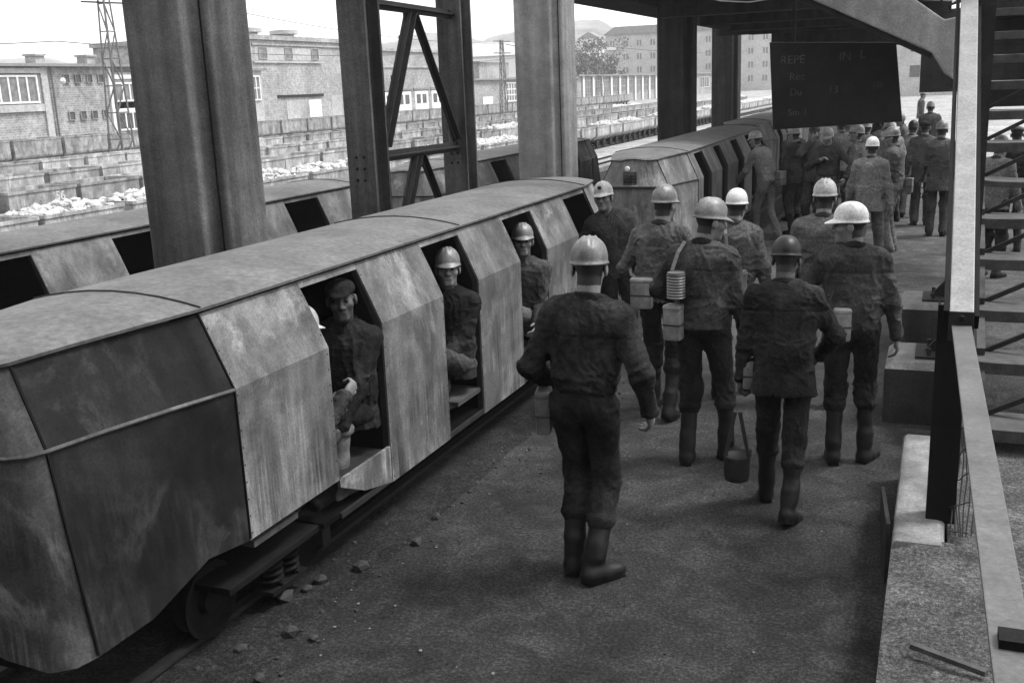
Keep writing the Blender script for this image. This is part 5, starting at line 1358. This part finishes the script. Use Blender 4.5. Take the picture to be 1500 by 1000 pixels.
p = person("half hidden miner behind the first side panel, helmet and hand showing", (-3.15, 4.22), -2, 1.74, 0.0075, pel=(0, 0, 0.70), side=14, lean=16, hyaw=0, hpitch=8,
           al=(-0.12, 0.42, 0.41), ar=(0.19, 0.32, 0.41), hl=(-0.1, 0.34, 0.80), hr=(0.27, 0.33, 0.93), pr=(-0.2, -0.2, -1), jacket='jk_dark', trousers='tr_lite', boots='leather', hat='hel_pale', seed=11, peak=0.06, curl=1.0, **SEAT)
p = person("seated miner in ribbed grey helmet facing out of the second doorway", (-3.0, 6.08), 180, 1.74, 0.0075, pel=(0, 0, 0.70), lean=-1, hyaw=26, hpitch=-6, fine_head=True,
           al=(-0.05, 0.34, 0.42), ar=(0.13, 0.40, 0.42), fyl=0, hl=(-0.05, 0.30, 0.74), hr=(0.08, 0.33, 0.74), jacket='jk_black', trousers='tr_mid', hat='hel_grey', ribs=3, seed=12, peak=0.03, pr=(-0.2, -0.4, -1), **SEAT)
p = person("miner half hidden behind the second side panel, pale brim and dusty knees in view", (-3.17, 5.57), -2, 1.74, 0.0075, pel=(0, 0, 0.70), side=9, lean=15, hyaw=0, hpitch=4,
           al=(0.0, 0.50, 0.42), ar=(0.08, 0.52, 0.42), hl=(-0.02, 0.42, 0.78), hr=(0.08, 0.50, 0.82), pr=(-0.8, 0.2, -1), jacket='jk_dark', trousers='tr_lite', boots='leather', boot_h=0.2, hat='hel_pale', seed=13, peak=0.06, **SEAT)
p = person("seated miner in dark helmet gazing out of the third doorway", (-3.0, 7.44), 180, 1.74, 0.0075, pel=(0, 0, 0.68), lean=-1, hyaw=22, hpitch=-6, fine_head=True,
           al=(-0.03, 0.36, 0.42), ar=(0.16, 0.40, 0.42), hl=(-0.22, 0.30, 0.72), hr=(0.10, 0.34, 0.74), jacket='jk_dark', trousers='tr_lite', boots='leather', boot_h=0.2, hat='hel_grey', ribs=3, seed=14, peak=0.03, pr=(-0.2, -0.4, -1), **SEAT)
# --- the group by the second car
m1 = person("stooping miner in light work clothes entering the second car", (-2.46, 16.3), 62, 1.74, 0.010, lean=24, hyaw=8, hpitch=12, hl=(-0.2, 0.42, 0.95), hr=(0.24, 0.2, 0.86), pr=(1, -1, 0),
            al=(-0.1, 0.12, 0.085), ar=(0.1, -0.16, 0.1), fpr=15, jacket='jk_lite', trousers='tr_lite', boots='leather', boot_h=0.12, hat='hel_grey', hem=-0.04, seed=15)
carried("rescuer_box", "dark square box on the belt of the stooping miner in light clothes", "box", m1, (0.14, -0.16, 0.98), (0.22, 0.10, 0.22), 'tin', 10)
m2 = person("dark clothed miner beside the stooping one, facing the car", (-2.08, 16.9), 55, 1.74, 0.011, lean=6, hyaw=10, hl=(-0.22, 0.2, 0.9), jacket='jk_dark', trousers='tr_mid', hat='hel_grey', seed=16, hem=-0.12)
m3 = person("bareheaded young miner smoking, facing the camera", (-1.83, 16.9), 172, 1.76, 0.010, hyaw=4, hpitch=2, hr=(0.02, 0.16, 1.50), pr=(1, 0, -1), hl=(-0.26, 0.05, 0.8), jacket='jk_mid', trousers='tr_mid', hat='hair', cap=True, seed=17, fine_head=True)
m4 = person("miner in helmet with one hand on his chest, facing the camera", (-1.56, 16.3), 160, 1.74, 0.010, hyaw=12, hpitch=14, hr=(0.04, 0.2, 1.28), pr=(1, -0.2, -0.6), hl=(-0.34, 0.12, 1.0), pl=(-1, -.6, 0), jacket='jk_dark', trousers='tr_mid', hat='hel_grey', seed=18, tuck=True, fine_head=True)
m5 = person("miner in profile looking left, just left of the pale helmeted one", (-1.14, 16.4), 70, 1.76, 0.010, hyaw=22, hpitch=-6, jacket='jk_mid', trousers='tr_mid', hat='hel_grey', seed=19, hem=-0.15)
m6 = person("miner in pale helmet and loose light jacket striding away in the middle", (-0.82, 14.1), -4, 1.70, 0.009, lean=6, hl=(-0.30, 0.02, 0.82), hr=(0.30, -0.04, 0.82), al=(-0.1, -0.26, 0.14), ar=(0.12, 0.30, 0.085), fpl=25, jacket='jk_lite', trousers='tr_lite', boots='leather', boot_h=0.12,
            hat='hel_white', hem=-0.20, bulk=1.12, seed=20, peak=0.03)
m7 = person("miner in wide brimmed grey helmet standing in profile to the left", (-0.58, 15.4), 78, 1.76, 0.010, hyaw=6, lean=3, hl=(-0.22, 0.14, 0.85), jacket='jk_mid', trousers='tr_lite', boot_h=0.12, boots='leather', hat='hel_grey', seed=21, hem=-0.08)
carried("water_flask", "flask hanging from the belt of the miner in profile", "flask", m7, (0.05, -0.20, 0.95), (0.1, 0.1, 0.2), 'tin', 0)
m8 = person("man in dark suit jacket and cap seen from behind beside the tall post", (-0.25, 18.2), 2, 1.74, 0.011, hl=(-0.28, 0.05, 0.8), jacket='jk_mid', trousers='tr_mid', boot_h=0.1, hat='jk_black', cap=True, hem=-0.24, seed=22)
m9 = person("man in grey suit jacket and grey helmet seen from behind against the tall post", (0.0, 17.0), -3, 1.76, 0.010, hl=(-0.27, 0.06, 0.84), jacket='jk_mid', trousers='tr_mid', boot_h=0.1, hat='hel_grey', hem=-0.26, seed=23)
m10 = person("broad backed miner in helmet farther off above the two men in suit jackets", (-0.27, 26.0), 0, 1.82, 0.012, jacket='jk_mid', trousers='tr_mid', hat='hel_grey', seed=24, bulk=1.2)
m11 = person("lone man in a coat standing in the daylight beyond the deck", (-0.80, 43.4), -75, 1.72, 0.014, jacket='jk_mid', trousers='tr_mid', boot_h=0.1, hat='hair', cap=True, hem=-0.24, seed=25)
crowd = [(-2.35, 18.6, 40, 'jk_mid', 'hel_grey', 4, "far miner close to the third car turned toward it"),
         (-1.62, 19.4, 20, 'jk_lite', 'hel_grey', 8, "far miner between the smoking man and the man touching his chest"),
         (-1.30, 19.8, -20, 'jk_lite', 'hel_pale', 18, "bending miner behind the man with his hand on his chest"),
         (-0.98, 20.6, 10, 'jk_lite', 'hel_grey', 5, "miner in grey seen from behind, beyond the pale helmeted strider"),
         (-0.72, 18.6, 30, 'jk_lite', 'hel_grey', 26, "miner in grey bending over beyond the profile with the wide brim"),
         (-0.48, 19.2, -8, 'jk_lite', 'hel_black', 10, "miner with dark hat and light shoulders behind the wide brimmed profile"),
         (-1.75, 22.4, 160, 'jk_lite', 'hel_grey', 2, "distant miner facing the camera below the left half of the board"),
         (-1.15, 23.5, 175, 'jk_black', 'hel_pale', 2, "distant miner facing the camera below the middle of the board"),
         (-0.62, 23.0, 100, 'jk_lite', 'hel_grey', 20, "distant miner leaning over below the right end of the board"),
         (-2.3, 21.4, 90, 'jk_lite', 'hel_grey', 3, "distant miner boarding the third car"),
         (0.95, 15.6, 10, 'jk_black', 'hair', 4, "bareheaded man in black seen between the stair treads"),
         (1.55, 14.6, 60, 'jk_lite', 'hel_grey', 20, "stooping man in light jacket seen between the stair treads"),
         (0.62, 13.6, -30, 'jk_lite', 'hel_grey', 4, "man in grey behind the lower stair treads")]
for i, (x, y, yw, jk, ht, ln, lab) in enumerate(crowd):
    person(lab, (x, y), yw, 1.72+0.04*math.sin(i*2.1), 0.013, lean=ln, jacket=jk, trousers=['tr_dark', 'tr_mid', 'tr_lite'][i % 3], hat=ht, cap=(ht == 'hair'), seed=40+i, hem=-0.1-0.06*(i % 3), hyaw=15*math.sin(i), hl=(-0.27, 0.02+0.06*(i % 3), 0.82), hr=(0.27, 0.14-0.05*(i % 3), 0.84), boot_h=0.1 if i % 2 else 0.35)

# ------------------------------------------------------------------ haze over the yard
hz = NB("haze_air"); hz.t.nodes.remove(hz.b)
pv = hz.n("ShaderNodeVolumePrincipled"); pv.inputs["Color"].default_value = g(0.95); pv.inputs["Density"].default_value = 0.0006
hz.l(pv.outputs[0], [n for n in hz.t.nodes if n.type == 'OUTPUT_MATERIAL'][0].inputs["Volume"])
tag(MB().box(-420, 420, -30, 1000, -1.03, 60).build("haze", hz.m), "thin pale haze over the yard and the hills", "haze", kind="stuff")
